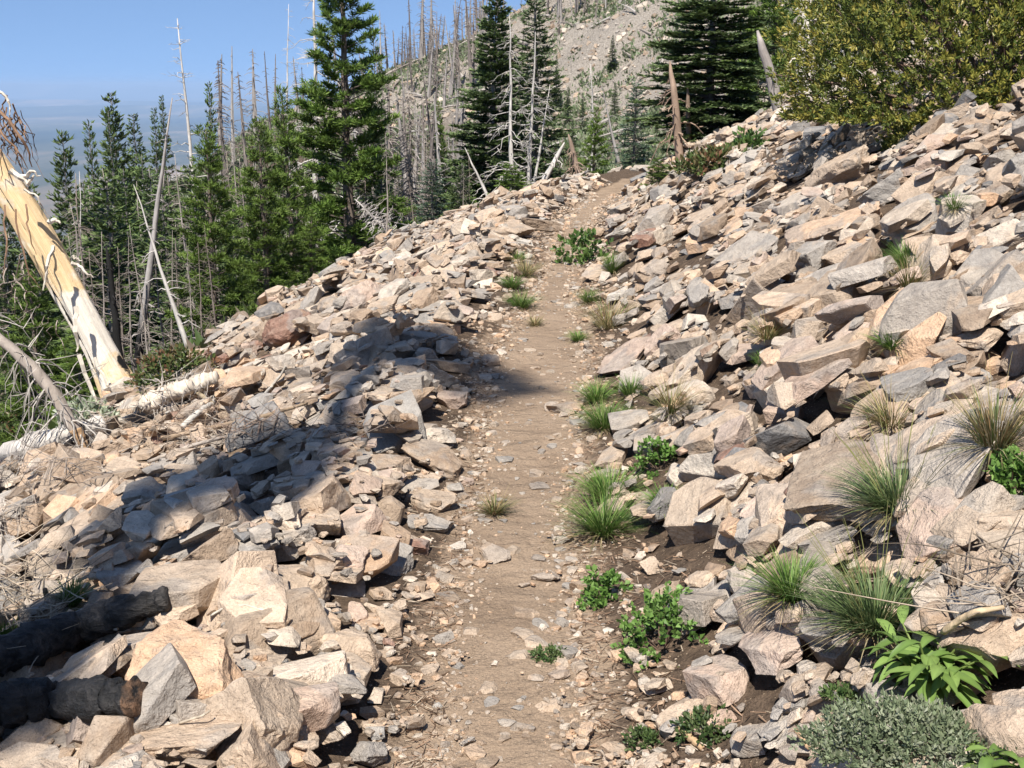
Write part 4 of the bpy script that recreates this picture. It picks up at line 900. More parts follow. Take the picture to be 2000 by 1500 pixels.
for a in [
 ('bigpine', 672, -190, 26, 'tallest green pine with tiered clumps of needles, beyond the downhill talus edge', 200),
 ('pine_a', 503, 232, 20, 'bushy bright green pine, second from the tall tiered pine toward the burnt snag', 135),
 ('pine_b', 562, 185, 22.5, 'slender bright green pine growing beside the tall tiered pine', 115),
 ('pine_a', 398, 245, 17.5, 'dark green pine right behind the bare crooked-topped snag', 130),
 ('pine_b', 600, 425, 20.5, 'short pale green pine at the foot of the tall tiered pine', 80),
 ('fir_tall', 738, 45, 42, 'distant dark fir peeking from behind the tall tiered pine', 70),
 ('fir_tall', 742, 300, 29, 'shaded dark fir under the boughs of the tall tiered pine', 90),
 ('fir_small', 846, 315, 24, 'small blue-green fir standing at the talus edge below the grey dead tree', 72),
 ('fir_tall', 903, 318, 27, 'dark young fir beside the small blue-green fir', 72),
 ('fir_big', 970, -30, 34, 'large dark fir behind the two white bare trunks', 160),
 ('fir_tall', 1040, -40, 38, 'narrow tall fir just behind the large dark fir by the white trunks', 130),
 ('pine_b', 1002, 325, 23, 'small bright pine at the foot of the two white bare trunks', 80),
 ('pine_b', 1160, 215, 27, 'young pine beyond the trail crest next to the broken white trunk', 56),
 ('fir_small', 1241, 160, 30, 'slim airy fir on the pale scree beyond the trail crest', 66),
 ('fir_big', 1392, -190, 20.5, 'broad layered dark green fir at the top of the talus crest', 215),
 ('pine_a', 1500, -160, 27, 'dark pine rising behind the layered fir at the talus crest', 150),
 ('pine_a', 1675, -150, 16.5, 'green pine partly hidden behind the olive bush', 190),
 ('pine_a', 1800, -120, 17.5, 'pine screened by the top of the olive bush', 150),
 ('pine_b', 1288, 312, 15.5, 'knee-high pine seedling among rocks at the talus crest', 62),
 ('pine_b', 860, 205, 50, 'thin young pine on the far scree behind the grey dead tree', 38),
 ('fir_far', 112, 255, 46, 'first pointed fir against the hazy valley, counted from the burnt snag', 105),
 ('fir_far2', 176, 234, 50, 'narrow dark fir against the hazy valley, second from the burnt snag', 62),
 ('fir_far', 237, 180, 54, 'tallest fir of the valley group with bare gaps in its crown', 95),
 ('fir_far2', 214, 216, 49, 'thin fir leaning on the tallest fir of the valley group', 60),
 ('fir_far2', 258, 222, 57, 'fir just beyond the tallest one of the valley group', 70),
 ('fir_far2', 320, 186, 66, 'small spire-topped fir standing alone above the brush', 34),
 ('fir_far2', 303, 210, 64, 'stubby distant fir beside the small spire-topped one', 40),
 ('fir_far2', 412, 160, 52, 'ragged thin-crowned conifer behind the bare crooked-topped snag', 48),
 ('fir_far', 60, 360, 40, 'low fir in the dark stand behind the burnt snag, nearest the valley', 110),
 ('fir_far', 150, 375, 36, 'full fir in the dark stand below the pointed valley firs', 120),
 ('fir_far', 225, 330, 38, 'dense fir below the tallest valley fir', 110),
 ('fir_far', 275, 300, 42, 'dense fir behind the leaning grey trunk', 95),
 ('pine_a', 25, 530, 15, 'bright green young pine behind the burnt snag at the picture edge', 160),
 ('pine_a', 120, 640, 13.5, 'low green pine just below the burnt snag', 130),
 ('fir_tall', 330, 470, 21, 'sparse dark fir in the shadows behind the leaning white pole', 90),
 ('fir_tall', 445, 400, 23, 'shadowed fir filling the gap between the bushy pines', 90),
 ('fir_tall', 540, 380, 27, 'dim fir behind the slender bright pine', 80),
 ('fir_tall', 1215, 100, 66, 'tiny dark fir highest on the far scree slope', 16),
 ('fir_tall', 1192, 68, 62, 'pencil-thin dark fir on the far scree slope', 18),
 ('fir_tall', 1108, 168, 56, 'small dark fir on the far scree by the narrow tall fir', 18),
 ('fir_tall', 1086, 108, 60, 'thin far fir close to the narrow tall fir', 18),
 ('fir_tall', 1137, 180, 50, 'small fir in the middle of the far scree', 14),
 ('fir_tall', 1200, 160, 52, 'thin fir above the slim airy fir on the scree', 22),
 ('fir_tall', 1118, 230, 44, 'small fir low on the far scree near the trail crest', 22),
]: plant_tree(a[0], a[1], a[2], a[3], a[4], 'tree', None, GT, a[5])

GREY, PALE, BRN = (.34, .31, .285), (.55, .51, .46), (.27, .21, .165)
def dead_tree(px0, py0, px1, py1, depth, spec, label, char=0.0, name='dead_tree', group=None, grounded=True, d1=None, cat='dead tree'):
    """trunk from pixel (px0, py0), its visible foot, up to (px1, py1), its tip"""
    A = on_y(px0, py0, depth); B = on_y(px1, py1, d1 or depth); ax = B-A; L = np.linalg.norm(ax)
    if grounded:
        g = float(terrain(A[0], A[1])); dz = A[2]-g
        if dz > 0: A = A - ax/L*min(dz/max(ax[2]/L, .3), 4)
        ax = B-A; L = np.linalg.norm(ax)
    tm, bm_ = spec(L); t = empty(name, A); t.rotation_mode = 'QUATERNION'; t.rotation_quaternion = Vector(ax).to_track_quat('Z', 'Y')
    obj('trunk', tm, 'dead_wood', t)
    if bm_: tag(obj('branches', bm_, 'dead_wood', t), kind='stuff')
    tag(t, label, cat, group); return t
DT = 'bare dead trees on the mountainside'
def sp(seed, r0, nb, bl, col, **k): return lambda L: dead(seed, L, r0, nb, bl, col, **k)
for a in [
 (384, 420, 352, 36, 30, sp(1, .10, 60, 1.0, PALE, droop=.15, up=.2, sub=2), 'tall bare snag with crooked tip and thin upturned branches, left of the ridge trees'),
 (275, 650, 332, 190, 19, sp(2, .085, 26, .45, GREY, char=.30, sub=1), 'long leaning grey trunk charred black at its foot'),
 (362, 665, 262, 360, 15.5, sp(3, .040, 16, .35, PALE, sub=1), 'thin white bare pole leaning toward the burnt snag'),
 (231, 690, 205, 480, 15.5, sp(4, .065, 10, .3, (.03, .028, .027), char=1.0, sub=0, top=.95), 'short charred black trunk standing behind the burnt snag'),
 (441, 690, 440, 618, 15.0, sp(5, .085, 0, .3, (.03, .028, .027), char=1.0), 'stubby charred black trunk at the talus edge'),
 (626, 450, 604, -60, 31, sp(6, .13, 70, 1.5, PALE, droop=.35, sub=3), 'pale barkless snag with long bare branches beside the tall tiered pine'),
 (562, 230, 556, 8, 46, sp(7, .07, 40, .9, PALE, droop=.3, sub=2), 'thin pale snag with a bent tip on the ridge'),
 (800, 445, 793, 178, 28, sp(8, .10, 190, .85, (.30, .26, .225), droop=.8, sub=4, b0=.05), 'grey dead tree thickly hung with drooping twigs'),
 (1003, 390, 1006, 30, 26, sp(9, .065, 55, .8, (.46, .43, .39), droop=.5, sub=3), 'taller of two straight white bare trunks'),
 (1031, 390, 1039, 62, 26, sp(10, .06, 50, .75, (.46, .43, .39), droop=.55, sub=3), 'shorter of two straight white bare trunks'),
 (1052, 310, 1076, 165, 27, sp(11, .045, 24, .6, PALE, droop=.5, sub=2), 'thin leaning white stem beside the two white trunks'),
 (971, 425, 908, 288, 24, sp(13, .05, 6, .4, PALE, droop=.3, sub=1), 'white bare pole leaning over the small firs'),
 (1157, 270, 1154, 125, 34, sp(14, .06, 40, .6, PALE, droop=.4, sub=2), 'white bare snag behind the young pine past the crest'),
 (1205, 300, 1170, 160, 32, sp(15, .05, 10, .4, GREY, droop=.3, sub=1), 'grey leaning stem on the scree past the crest'),
 (1327, 290, 1308, 120, 19.5, sp(16, .080, 16, .5, (.33, .235, .17), droop=.7, sub=3, top=.9), 'brown splintered trunk standing against the layered fir'),
 (1345, 280, 1342, 170, 19.8, sp(17, .055, 10, .5, (.24, .17, .125), droop=.6, sub=2, top=.9), 'shorter brown splintered trunk beside the taller one'),
 (1572, 120, 1570, -60, 15.5, sp(18, .15, 14, .5, (.62, .56, .48), droop=.9, sub=2, top=.9), 'thick pale barkless trunk with peeling strips above the talus crest'),
 (1505, 155, 1478, 60, 17.5, sp(19, .10, 3, .3, (.34, .30, .27), sub=1, top=.9), 'thick grey leaning trunk behind the talus crest'),
 (1645, 60, 1640, -60, 15.2, sp(20, .03, 12, .4, PALE, sub=1), 'thin white stem in front of the pine by the olive bush'),
 (165, 480, 163, 335, 25, sp(21, .045, 20, .5, PALE, sub=2), 'thin white dead top in front of the pointed valley firs'),
]: dead_tree(*a[:6], a[6], group=DT)
# broken trunk past the crest: a white butt leaning on an upright splintered stump
dead_tree(1046, 388, 1102, 278, 22.5, sp(31, .065, 14, .5, PALE, droop=.6, sub=2, top=.9), 'white broken trunk leaning against a splintered stump past the crest', group=DT)
dead_tree(1136, 372, 1110, 262, 22.8, sp(32, .07, 30, .35, (.30, .22, .165), droop=1.0, sub=3, top=.8), 'splintered brown stump with hanging shreds past the trail crest', group=DT, name='tree_stump', cat='stump')
dead_tree(812, 505, 694, 388, 23.0, sp(33, .075, 120, .55, (.50, .46, .42), droop=.2, sub=3, b0=.02), 'toppled silvery tree with its twigs brushing the talus edge', group=DT)
# the thicket of dead young trees below the talus
r = np.random.default_rng(5)
THK = [dead(60+q, 5.5, .05, 60, .75, [(.29, .25, .215), (.33, .285, .245), (.25, .205, .17)][q % 3], droop=.7, sub=3, b0=.1, char=.12*(q % 2)) for q in range(6)]
for q in range(66):
    px = r.uniform(120, 640) if q < 34 else r.uniform(690, 930) if q < 46 else r.uniform(140, 470); depth = r.uniform(21, 44) if q < 46 else r.uniform(15.5, 20); x = on_y(px, 300, depth)[0]; zb = float(terrain(x, depth))-.1
    ytop = r.uniform(430, 560) if q >= 46 else r.uniform(300, 470) if px < 450 else r.uniform(230, 380); H = on_y(px, ytop, depth)[2]-zb
    if H < 1.5: continue
    tm, bm_ = THK[q % 6]; t = empty('dead_tree', (x, depth, zb), r.uniform(0, 6.28)); s = H/5.5; t.scale = (min(s, 1.6)*1.1,)*2+(s,); t.rotation_euler[0] = r.normal(0, .06)
    obj('trunk', tm, 'dead_wood', t); tag(obj('branches', bm_, 'dead_wood', t), kind='stuff'); tag(t, 'grey-brown dead sapling in the bare thicket below the talus', 'dead tree', 'dead saplings in the thicket')
# ridge and far slope: bare snags, single meshes
FAR = []
for q in range(7):
    a = Acc(); rr = np.random.default_rng(400+q); H = 7.0; r0 = rr.uniform(.09, .19); c = np.array([(.23, .195, .17), (.30, .27, .245), (.17, .145, .13), (.36, .33, .30)][q % 4])
    a.tube([(0, 0, -.5), (.04, .02, H*.5), (.0, .06, H)], [r0, r0*.65, .02], 5, c)
    for b in range(70 if q % 3 else 28):
        z = H*(.2+.78*rr.random()); an = rr.uniform(0, 6.28); L = (.95 if q % 3 else .5)*(1-(z/H)**2*.8)*rr.uniform(.4, 1.0); d = np.array([math.cos(an), math.sin(an), 0])
        p = np.array([.03, .03, z]); a.tube([p, p+d*L*.6+[0, 0, -.08*L], p+d*L+[0, 0, -.4*L]], [.028, .022, .012], 3, c*rr.uniform(.75, 1.2), cap=False)
    me = a.mesh('snag'); me.materials.append(MATS['dead_wood']); FAR.append(me)
def far_snag(px, ytop, depth, label, group, k, lean=0.03):
    x = on_y(px, 200, depth)[0]; zb = float(terrain(x, depth)); H = on_y(px, ytop, depth)[2]-zb
    if H < 1.0: H = r.uniform(2, 5)
    o = obj('snag', FAR[k % 7], None, None, (x, depth, zb)); o.rotation_euler = (r.normal(0, lean), r.normal(0, lean), r.uniform(0, 6.28)); o.scale = (min(1.5, H/7*1.1+.15),)*2+(H/7,)
    tag(o, label, 'dead tree', group)
for q, (px, yt, lab) in enumerate([(421, 105, 'ridge snag closest to the bare crooked-topped snag'), (433, 118, 'slim ridge snag, second from the bare crooked-topped snag'), (450, 90, 'ridge snag with dense twigs, tallest of its cluster'),
    (475, 140, 'short ridge snag between the two tall twiggy ones'), (497, 95, 'tall brown twiggy ridge snag standing apart'), (526, 100, 'first of the tight brown pair of ridge snags'), (536, 105, 'second of the tight brown pair of ridge snags'),
    (583, 110, 'ridge snag half hidden by the pale barkless snag'), (592, 130, 'short ridge snag right behind the pale barkless snag')]):
    far_snag(px, yt, r.uniform(70, 78), lab, 'snags along the ridge', q+1)
for q in range(190):
    px = (r.uniform(640, 1300), r.uniform(740, 980), r.uniform(1040, 1340))[q % 3]; depth = r.uniform(68, 92); base = np.interp(px, [640, 745, 850, 937, 1100, 1300], [205, 175, 119, 80, 45, 10]); 
    far_snag(px, base-r.uniform(15, 110)*(1 if px < 1000 else .8), depth, 'bare grey snag in the burnt stand crowning the far slope', 'snags crowning the far slope', q, .085)
LOGS = []
for q in range(4):
    a = Acc(); rr = np.random.default_rng(700+q); c = np.array([(.40, .36, .32), (.30, .26, .22)][q % 2]); a.tube([(0, 0, 0), (.05, 1.6, .06), (.0, 3.4, .0)], [.12, .09, .03], 6, c, wob=.2)
    for b in range(12): z = rr.uniform(.6, 3.2); d = np.array([rr.normal(), rr.normal()*.3, abs(rr.normal())]); a.tube([(0.03, z, .03), np.array([0.03, z, .03])+d*.35], [.02, .008], 3, c, cap=False)
    me = a.mesh('fallen_log'); me.materials.append(MATS['dead_wood']); LOGS.append(me)
for q in range(70):
    y = r.uniform(34, 85); x = on_y(r.uniform(760, 1320), 200, y)[0]
    if x-xt(y) < -4: continue
    o = obj('fallen_log', LOGS[q % 4], None, None, (x, y, float(terrain(x, y))+.1)); nn = tnormal(x, y, .8); o.rotation_mode = 'QUATERNION'; a_ = r.uniform(0, 3.14); e1, e2, nn = frame(nn, a_)
    m3 = Matrix(((e1[0], e2[0], nn[0]), (e1[1], e2[1], nn[1]), (e1[2], e2[2], nn[2]))); o.rotation_quaternion = m3.to_quaternion(); o.scale = (.6, r.uniform(.3, .8), .6); tag(o, 'weathered log fallen on the far scree slope', 'log', 'logs fallen on the far slope')
for q in range(44):
    px = r.uniform(-20, 640) if q < 34 else r.uniform(700, 940); depth = r.uniform(26, 58); key = ['fir_far', 'fir_far2', 'fir_tall', 'pine_a'][q % 4]
    plant_tree(key, px, np.interp(px, [60, 330, 640, 940], [390, 330, 300, 330])+r.uniform(-20, 90), depth, 'dark green conifer filling the dense stand below the talus', 'tree', None, 'conifers of the stand below the talus', r.uniform(110, 180)*30/depth)
for q in range(50):
    px = r.uniform(690, 990); depth = r.uniform(40, 64); far_snag(px, r.uniform(140, 270), depth, 'brown dead sapling on the shaded side of the far slope', 'saplings on the far slope', q, .06)

# ============================================================ the burnt snag, the leaning dead tree, logs and twigs at the downhill edge
def snag():
    b = at(242, 800); print('snag', b); y0 = min(b[1], 9.2); b = on_y(242, 800, y0); d0 = project(b)[2][0]
    px = [262, 250, 229, 199, 160, 127, 84, 46, 5, -35, -80, -125, -170, -215, -260]; py = [838, 795, 750, 690, 618, 560, 480, 415, 350, 290, 230, 170, 110, 50, -10]
    wd = np.array([150, 118, 98, 82, 81, 82, 84, 82, 80, 76, 70, 64, 58, 52, 46])*.76
    n = 46; s0 = np.linspace(0, 1, len(px)); s1 = np.linspace(0, 1, n)
    P = np.array([on_y(np.interp(s, s0, px), np.interp(s, s0, py), y0 + .35*s) for s in s1]); R = np.interp(s1, s0, wd)/2*d0/F
    sides = 60; base = P[0].copy(); tg = unit(np.gradient(P, axis=0)); V = []; C = []; G = []
    for i in range(n):
        a = unit(np.cross([0, 1, 0.], tg[i])); bb = np.cross(a, tg[i])          # a: across the picture, bb: toward the viewer
        for j in range(sides):
            th = 2*math.pi*j/sides; q = Vector((math.cos(th)*1.6, math.sin(th)*1.6, s1[i]*5.5)); 
            rr = R[i]*(1 + .10*mnoise.noise(q*1.3) + .07*mnoise.noise(Vector((math.cos(th)*5, math.sin(th)*5, s1[i]*3.0))) + .05*mnoise.noise(Vector((math.cos(th)*11, math.sin(th)*11, s1[i]*2.0+7))))
            lobe = (1-s1[i]/.16) if s1[i] < .16 else 0; rr *= 1 + .16*lobe*math.sin(th*4+1.0)
            # long fire scar on the underside: a groove burnt into the trunk
            side = math.cos(th); groove = math.exp(-((th-2.45)/.36)**2)*min(1, max(0, 1.3-abs(s1[i]-.27)/.13)); rr *= 1-.42*groove
            crack = math.exp(-((th-1.9-.25*math.sin(s1[i]*9))/.07)**2)*(.25 < s1[i] < .75); rr *= 1-.12*crack
            V.append(P[i]-base + a*math.cos(th)*rr + bb*math.sin(th)*rr)
            char = max(.95*groove, .62*crack, 1.05*max(0, 1-max(0, s1[i]-.08)/.10)*(1.0 if math.cos(th) > .1 else .45), .75*math.exp(-((min(th, 6.283-th)-.25)/.6)**2)*max(0, 1-abs(s1[i]-.18)/.07))
            pale = .45*math.exp(-((s1[i]-.27)/.10)**2) + .25*math.exp(-((s1[i]-.55)/.06)**2)*(.5+.5*math.cos(th)) + (.30 if s1[i] < .16 and th > 1.7 and th < 2.5 else 0)
            C.append((min(1, char), .12+pale, 0)); G.append((math.cos(th)*2.2, math.sin(th)*2.2, s1[i]*1.5))
    T = []
    for i in range(n-1):
        for j in range(sides):
            p, q = i*sides+j, i*sides+(j+1) % sides; T += [(p, q, q+sides), (p, q+sides, p+sides)]
    me = mesh_np('trunk', V, T, np.array(C), True); at_ = me.attributes.new('grain', 'FLOAT_VECTOR', 'POINT'); at_.data.foreach_set('vector', np.array(G, np.float32).ravel())
    t = empty('burnt_snag', base); tag(t, 'big leaning barkless snag of amber and white wood with charred base', 'snag'); LANDMARKS.append(('burnt snag', base))
    obj('trunk', me, 'snag_wood', t)
    r = np.random.default_rng(8)
    def strip(pp, w, col, name='splinter'):
        a = Acc(); Q = np.array([on_y(x, y, y0+dy)-base for x, y, dy in pp]); k = len(Q); ss = np.linspace(0, 1, 9); Q = np.stack([np.interp(ss, np.linspace(0, 1, k), Q[:, c]) for c in range(3)], 1)
        Q += r.normal(0, .006, Q.shape); a.tube(Q, w*d0/F*np.interp(ss, [0, .5, 1], [1, .8, .25]), 5, col); obj(name, a.mesh(name), 'dead_wood', t)
    W_, B_ = (.62, .55, .45), (.26, .16, .10)
    for pp, w, c in [([(158, 690, -.3), (170, 745, -.32), (185, 780, -.33), (205, 800, -.3)], 4.5, W_), ([(186, 700, -.25), (205, 745, -.33), (225, 770, -.33), (246, 788, -.3)], 3, W_),
        ([(145, 600, -.2), (148, 650, -.3), (152, 690, -.28)], 5, W_), ([(102, 480, -.2), (92, 520, -.3), (85, 570, -.3)], 4, W_), ([(20, 330, -.2), (55, 358, -.22), (68, 342, -.2)], 6, W_), ([(40, 345, -.2), (62, 335, -.25), (78, 344, -.25)], 4, W_),
        ([(95, 432, -.1), (112, 430, -.1), (119, 437, -.1)], 5, W_), ([(45, 372, -.2), (75, 385, -.22), (95, 425, -.15)], 2.5, W_), ([(140, 512, -.1), (162, 525, -.1), (181, 543, -.1)], 4, W_), ([(142, 500, -.1), (160, 510, -.1)], 2.5, W_),
        ([(0, 178, -.1), (14, 192, -.12), (21, 210, -.12), (20, 235, -.1)], 3, W_), ([(0, 215, -.15), (20, 235, -.2), (45, 270, -.2), (60, 300, -.15), (62, 325, -.1)], 3.5, B_), ([(-10, 240, -.15), (15, 275, -.2), (40, 300, -.2), (52, 330, -.15)], 2.5, B_),
        ([(8, 400, -.25), (14, 470, -.33), (6, 540, -.35)], 2, B_), ([(28, 410, -.25), (40, 480, -.3), (62, 545, -.3), (80, 560, -.25)], 2, B_), ([(50, 400, -.22), (55, 450, -.3), (70, 500, -.3)], 2, B_)]: strip(pp, w, c)
    for q in range(26):                                                        # shreds of root and bark hanging off the shaded side
        x = r.uniform(2, 50); y = 190+r.uniform(-20, 90) + x*.8; pts = [(x, y, .05)]
        for k in range(4): pts.append((pts[-1][0]+r.normal(4, 9), pts[-1][1]+r.uniform(6, 26), .05+r.normal(0, .1)))
        strip(pts, r.uniform(.7, 2), np.array(B_)*r.uniform(.3, 1.3), 'root_shred')
    for q in range(34):
        y = r.uniform(360, 640); x = np.interp(-y, [-690, -560, -420, -350], [199, 127, 46, 5])-48-r.uniform(0, 60); pts = [(x, y, -.05)]; dx, dy = r.normal(-4, 10), r.uniform(6, 30)
        for k in range(4): pts.append((pts[-1][0]+dx+r.normal(0, 5), pts[-1][1]+dy*.6+r.normal(0, 6), -.05+r.normal(0, .12)))
        strip(pts, r.uniform(.6, 1.6), np.array([.36, .30, .25])*r.uniform(.5, 1.2), 'root_shred')
    return y0
YS = snag()
def log(name, pts, wpx, col, label, cat, yoff=0.0, branches=0, bl=.3, char=None, lift=.45, seed=1, endcol=None, snap=True, droop=.5, bcol=None):
    """a fallen or leaning trunk through pixel points; each point lies on the ground unless it carries its own forward distance"""
    r = np.random.default_rng(seed); P = []
    for p in pts:
        P.append(raycast(p[0], p[1], hmap) if len(p) == 2 else on_y(*p))
    P = np.array(P); dd = project(P)[2]; R = np.interp(np.linspace(0, 1, len(P)), np.linspace(0, 1, len(wpx)), wpx)/2*dd/F
    k = 44 if wpx[0] > 20 else 16; ss = np.linspace(0, 1, k); s0 = np.linspace(0, 1, len(P)); Q = np.stack([np.interp(ss, s0, P[:, c]) for c in range(3)], 1); R = np.interp(ss, s0, R)
    Q[:, 2] += R*lift; base = Q[0].copy(); Q += r.normal(0, .03 if k > 20 else .08, Q.shape)*R[:, None]; R = R*(1+.10*np.sin(ss*19+seed)+.06*np.sin(ss*47)) if k > 20 else R; cc = np.array([np.array(col)*r.uniform(.8, 1.15) for _ in ss])
    if char is not None: cc[(ss >= char[0]) & (ss <= char[1])] = (.016, .015, .015)
    if endcol is not None: cc[-1] = endcol
    t = empty(name, base); tag(t, label, cat); a = Acc(); a.tube(Q-base, R, 18, cc, wob=.30 if k > 20 else .22); obj('trunk', a.mesh('trunk', True), 'char_wood' if name == 'charred_log' else 'dead_wood', t)
    if branches:
        a = Acc(); bc = np.array(bcol if bcol is not None else col)
        for q in range(branches):
            i = r.integers(1, k-1); tgn = unit(Q[i+1]-Q[i-1]); d = unit(np.cross(tgn, r.normal(0, 1, 3))); L = bl*r.uniform(.3, 1.1); o = Q[i]-base
            s = np.linspace(0, 1, 6)[:, None]; B = o + d*L*s + np.array([0, 0, -1])*L*droop*s*s + r.normal(0, .05*L, (6, 3))*s
            w = min(.008, R[i]*.25)*r.uniform(.5, 1); a.tube(B, w*np.array([1, .9, .75, .6, .45, .25]), 4, bc*r.uniform(.6, 1.2), cap=False)
            for m in range(3):
                j = r.integers(2, 5); e = B[j]+(d+r.normal(0, .7, 3)+[0, 0, -.4*droop])*L*.35; a.tube([B[j], (B[j]+e)/2+r.normal(0, .03*L, 3), e], [w*.5, w*.4, w*.2], 3, bc*r.uniform(.6, 1.2), cap=False)
        tag(obj('branches', a.mesh('branches'), 'dead_wood', t), kind='stuff')
    LANDMARKS.append((label, base)); return t
pl = min(at(182, 900)[1], 8.0); print('leaning', pl)
log('dead_tree', [(182, 897, pl), (150, 845, pl+.02), (110, 775, pl+.05), (60, 715, pl+.1), (5, 665, pl+.15), (-60, 615, pl+.2)], [18, 23, 24, 22, 20, 18], (.33, .28, .235), 'leaning dead tree with drooping twigs and a splintered orange foot', 'dead tree', branches=60, bl=.45, seed=3, droop=1.1, lift=0, bcol=(.44, .40, .35))
log('splintered_log', [(186, 902, pl-.03), (163, 868, pl-.03), (148, 838, pl-.02)], [6, 18, 24], (.42, .27, .15), 'short splintered orange log stub under the leaning dead tree', 'log', seed=4, lift=0)
log('fallen_log', [(-60, 925), (40, 890), (120, 862), (200, 838)], [44, 46, 44, 40], (.55, .50, .44), 'white weathered fallen log under the leaning dead tree', 'log', branches=26, bl=.22, seed=5, char=(.7, .82))
log('fallen_log', [(285, 800), (330, 775), (380, 757), (425, 742)], [36, 36, 32, 26], (.60, .52, .42), 'pale fallen log lying behind the burnt snag base', 'log', branches=36, bl=.22, seed=6, bcol=(.42, .37, .32))
log('charred_log', [(-90, 1425), (0, 1405), (120, 1395), (215, 1392), (268, 1385)], [84, 86, 82, 78, 70], (.028, .026, .025), 'thick charred black log in shadow at the near corner', 'log', seed=7, endcol=(.17, .10, .06), lift=.7)
log('charred_log', [(-80, 1325), (40, 1290), (160, 1240), (270, 1200), (330, 1180)], [80, 76, 66, 54, 40], (.065, .058, .052), 'grey half-burnt log lying in the tree shadow', 'log', seed=8, lift=.6)
log('broken_branch', [(118, 1262), (100, 1220, at(118, 1262)[1]-.05), (88, 1150, at(118, 1262)[1]-.08)], [26, 14, 8], (.05, .045, .04), 'dark broken branch stub sticking up from the half-burnt log', 'branch', seed=9, lift=0)
for q, (pts, w_, c_, lab) in enumerate([
 ([(357, 838), (385, 812), (418, 790)], [11, 12, 9], (.58, .53, .46), 'white bent stick pointing uphill among the stones below the snag'),
 ([(415, 793), (385, 770), (362, 745), (355, 728)], [10, 8, 6, 4], (.33, .26, .17), 'brown curved twig rising from the white bent stick'),
 ([(512, 778), (530, 758), (548, 735), (558, 716)], [6, 6, 5, 3], (.50, .45, .38), 'grey bent twig lying across the talus uphill of the white stick'),
 ([(1555, 1430), (1568, 1450), (1580, 1466)], [9, 10, 9], (.40, .27, .16), 'short brown stick in the dark soil beside the near pale slab'),
 ([(1322, 1418), (1345, 1445), (1372, 1466)], [12, 15, 13], (.44, .30, .17), 'curved tan piece of wood in the dark soil by the trail'),
 ([(1842, 1240), (1875, 1215), (1905, 1200), (1960, 1190)], [14, 14, 12, 9], (.50, .38, .24), 'peeling pale branch lying before the big grey slab'),
 ([(1945, 1135), (1975, 1155), (2010, 1175)], [7, 9, 10], (.09, .07, .06), 'thin dark branch at the far end of the peeling pale branch'),
 ([(830, 1395), (300 + 50, 1415), (395, 1400), (410, 1390)], [5, 6, 5, 4], (.45, .38, .29), 'pale twig beside the charred log end'),
 ([(320, 860), (420, 838), (520, 815), (600, 790)], [8, 9, 8, 5], (.34, .25, .165), 'long brown branch lying across the stones below the snag'),
 ([(290, 905), (380, 872), (470, 848)], [7, 8, 5], (.40, .34, .28), 'grey branch lying below the long brown one'),
 ([(412, 1205), (440, 1188), (480, 1183), (520, 1195)], [5, 5, 4, 3], (.55, .49, .40), 'thin pale twig arched over stones before the grey pointed rock'),
]):
    if q == 7: pts = pts[1:]; w_ = w_[1:]
    log('twig', pts, w_, c_, lab, 'twig', seed=20+q, lift=.9, branches=(10 if q in (8, 9) else 3 if q < 3 else 0), bl=.16, droop=.2)
# tangle of fine dead twigs lying over the stones
TW = Acc(); r = np.random.default_rng(12)
def tangle(cx, cy, w_, h_, n, col):
    for q in range(n):
        p = raycast(cx+r.normal(0, w_/2.4), cy+r.normal(0, h_/2.4), hmap); a = r.uniform(0, 6.28); L = r.uniform(.06, .24); k = 6; d = np.array([math.cos(a), math.sin(a), r.uniform(-.1, .6)]); cv = r.normal(0, .5, 3)
        s = np.linspace(0, 1, k)[:, None]; P = p + [0, 0, .01] + d*L*s + cv*L*.5*s*s; P[:, 2] = np.maximum(P[:, 2], hmap(P[:, 0], P[:, 1])+.004)
        w = r.uniform(.001, .0032); TW.tube(P, w*np.linspace(1, .3, k), 4, np.array(col)*r.uniform(.45, 1.3), cap=False)
tangle(330, 850, 240, 70, 170, (.30, .23, .17)); tangle(470, 840, 160, 40, 80, (.28, .20, .15)); tangle(345, 765, 120, 40, 70, (.46, .42, .37))
tangle(60, 930, 150, 50, 110, (.36, .30, .25)); tangle(40, 1160, 120, 130, 150, (.42, .34, .25)); tangle(20, 1010, 60, 60, 40, (.40, .34, .28)); tangle(1930, 1150, 120, 70, 45, (.34, .27, .20)); tangle(700, 840, 60, 30, 20, (.15, .12, .1))
tag(obj('twigs', TW.mesh('twigs'), 'dead_wood'), 'tangle of fine dead twigs strewn over the stones', 'twigs', kind='stuff')

# the slender tree behind the viewer whose shadow falls across the stones
XS, ZS = -2.56, float(terrain(-2.56, -1.8)); r = np.random.default_rng(41)
t = empty('pine_tree', (XS, -1.8, ZS-.1)); tag(t, 'slender high-crowned pine beside the trail casting the long shadow over the stones', 'tree')
a = Acc(); zz = np.linspace(0, 14.0, 14); a.tube(np.stack([.05*np.sin(zz*.7), .04*np.sin(zz*.5+1), zz], 1), .22-.0125*zz, 9, (.2, .15, .12), wob=.15); obj('trunk', a.mesh('trunk', True), 'bark', t)
for (ox, oy, oz, rx, ry, rz, n) in ((-.05, 0, 9.5, .36, .36, 1.5, 700), (.22, .1, 12.3, .62, .45, .75, 260), (.0, 0, 13.3, .3, .3, .8, 160), (.1, 0, 7.2, .26, .26, .8, 160)):
    fm, sm = shrub_mesh('crown', rx, ry, rz, n, 9, .12, .03, FG, r, nst=30, inner=.3); obj('crown', fm, 'needles', t, (ox, oy, oz)); tag(obj('branches', sm, 'bark', t, (ox, oy, oz)), kind='stuff')

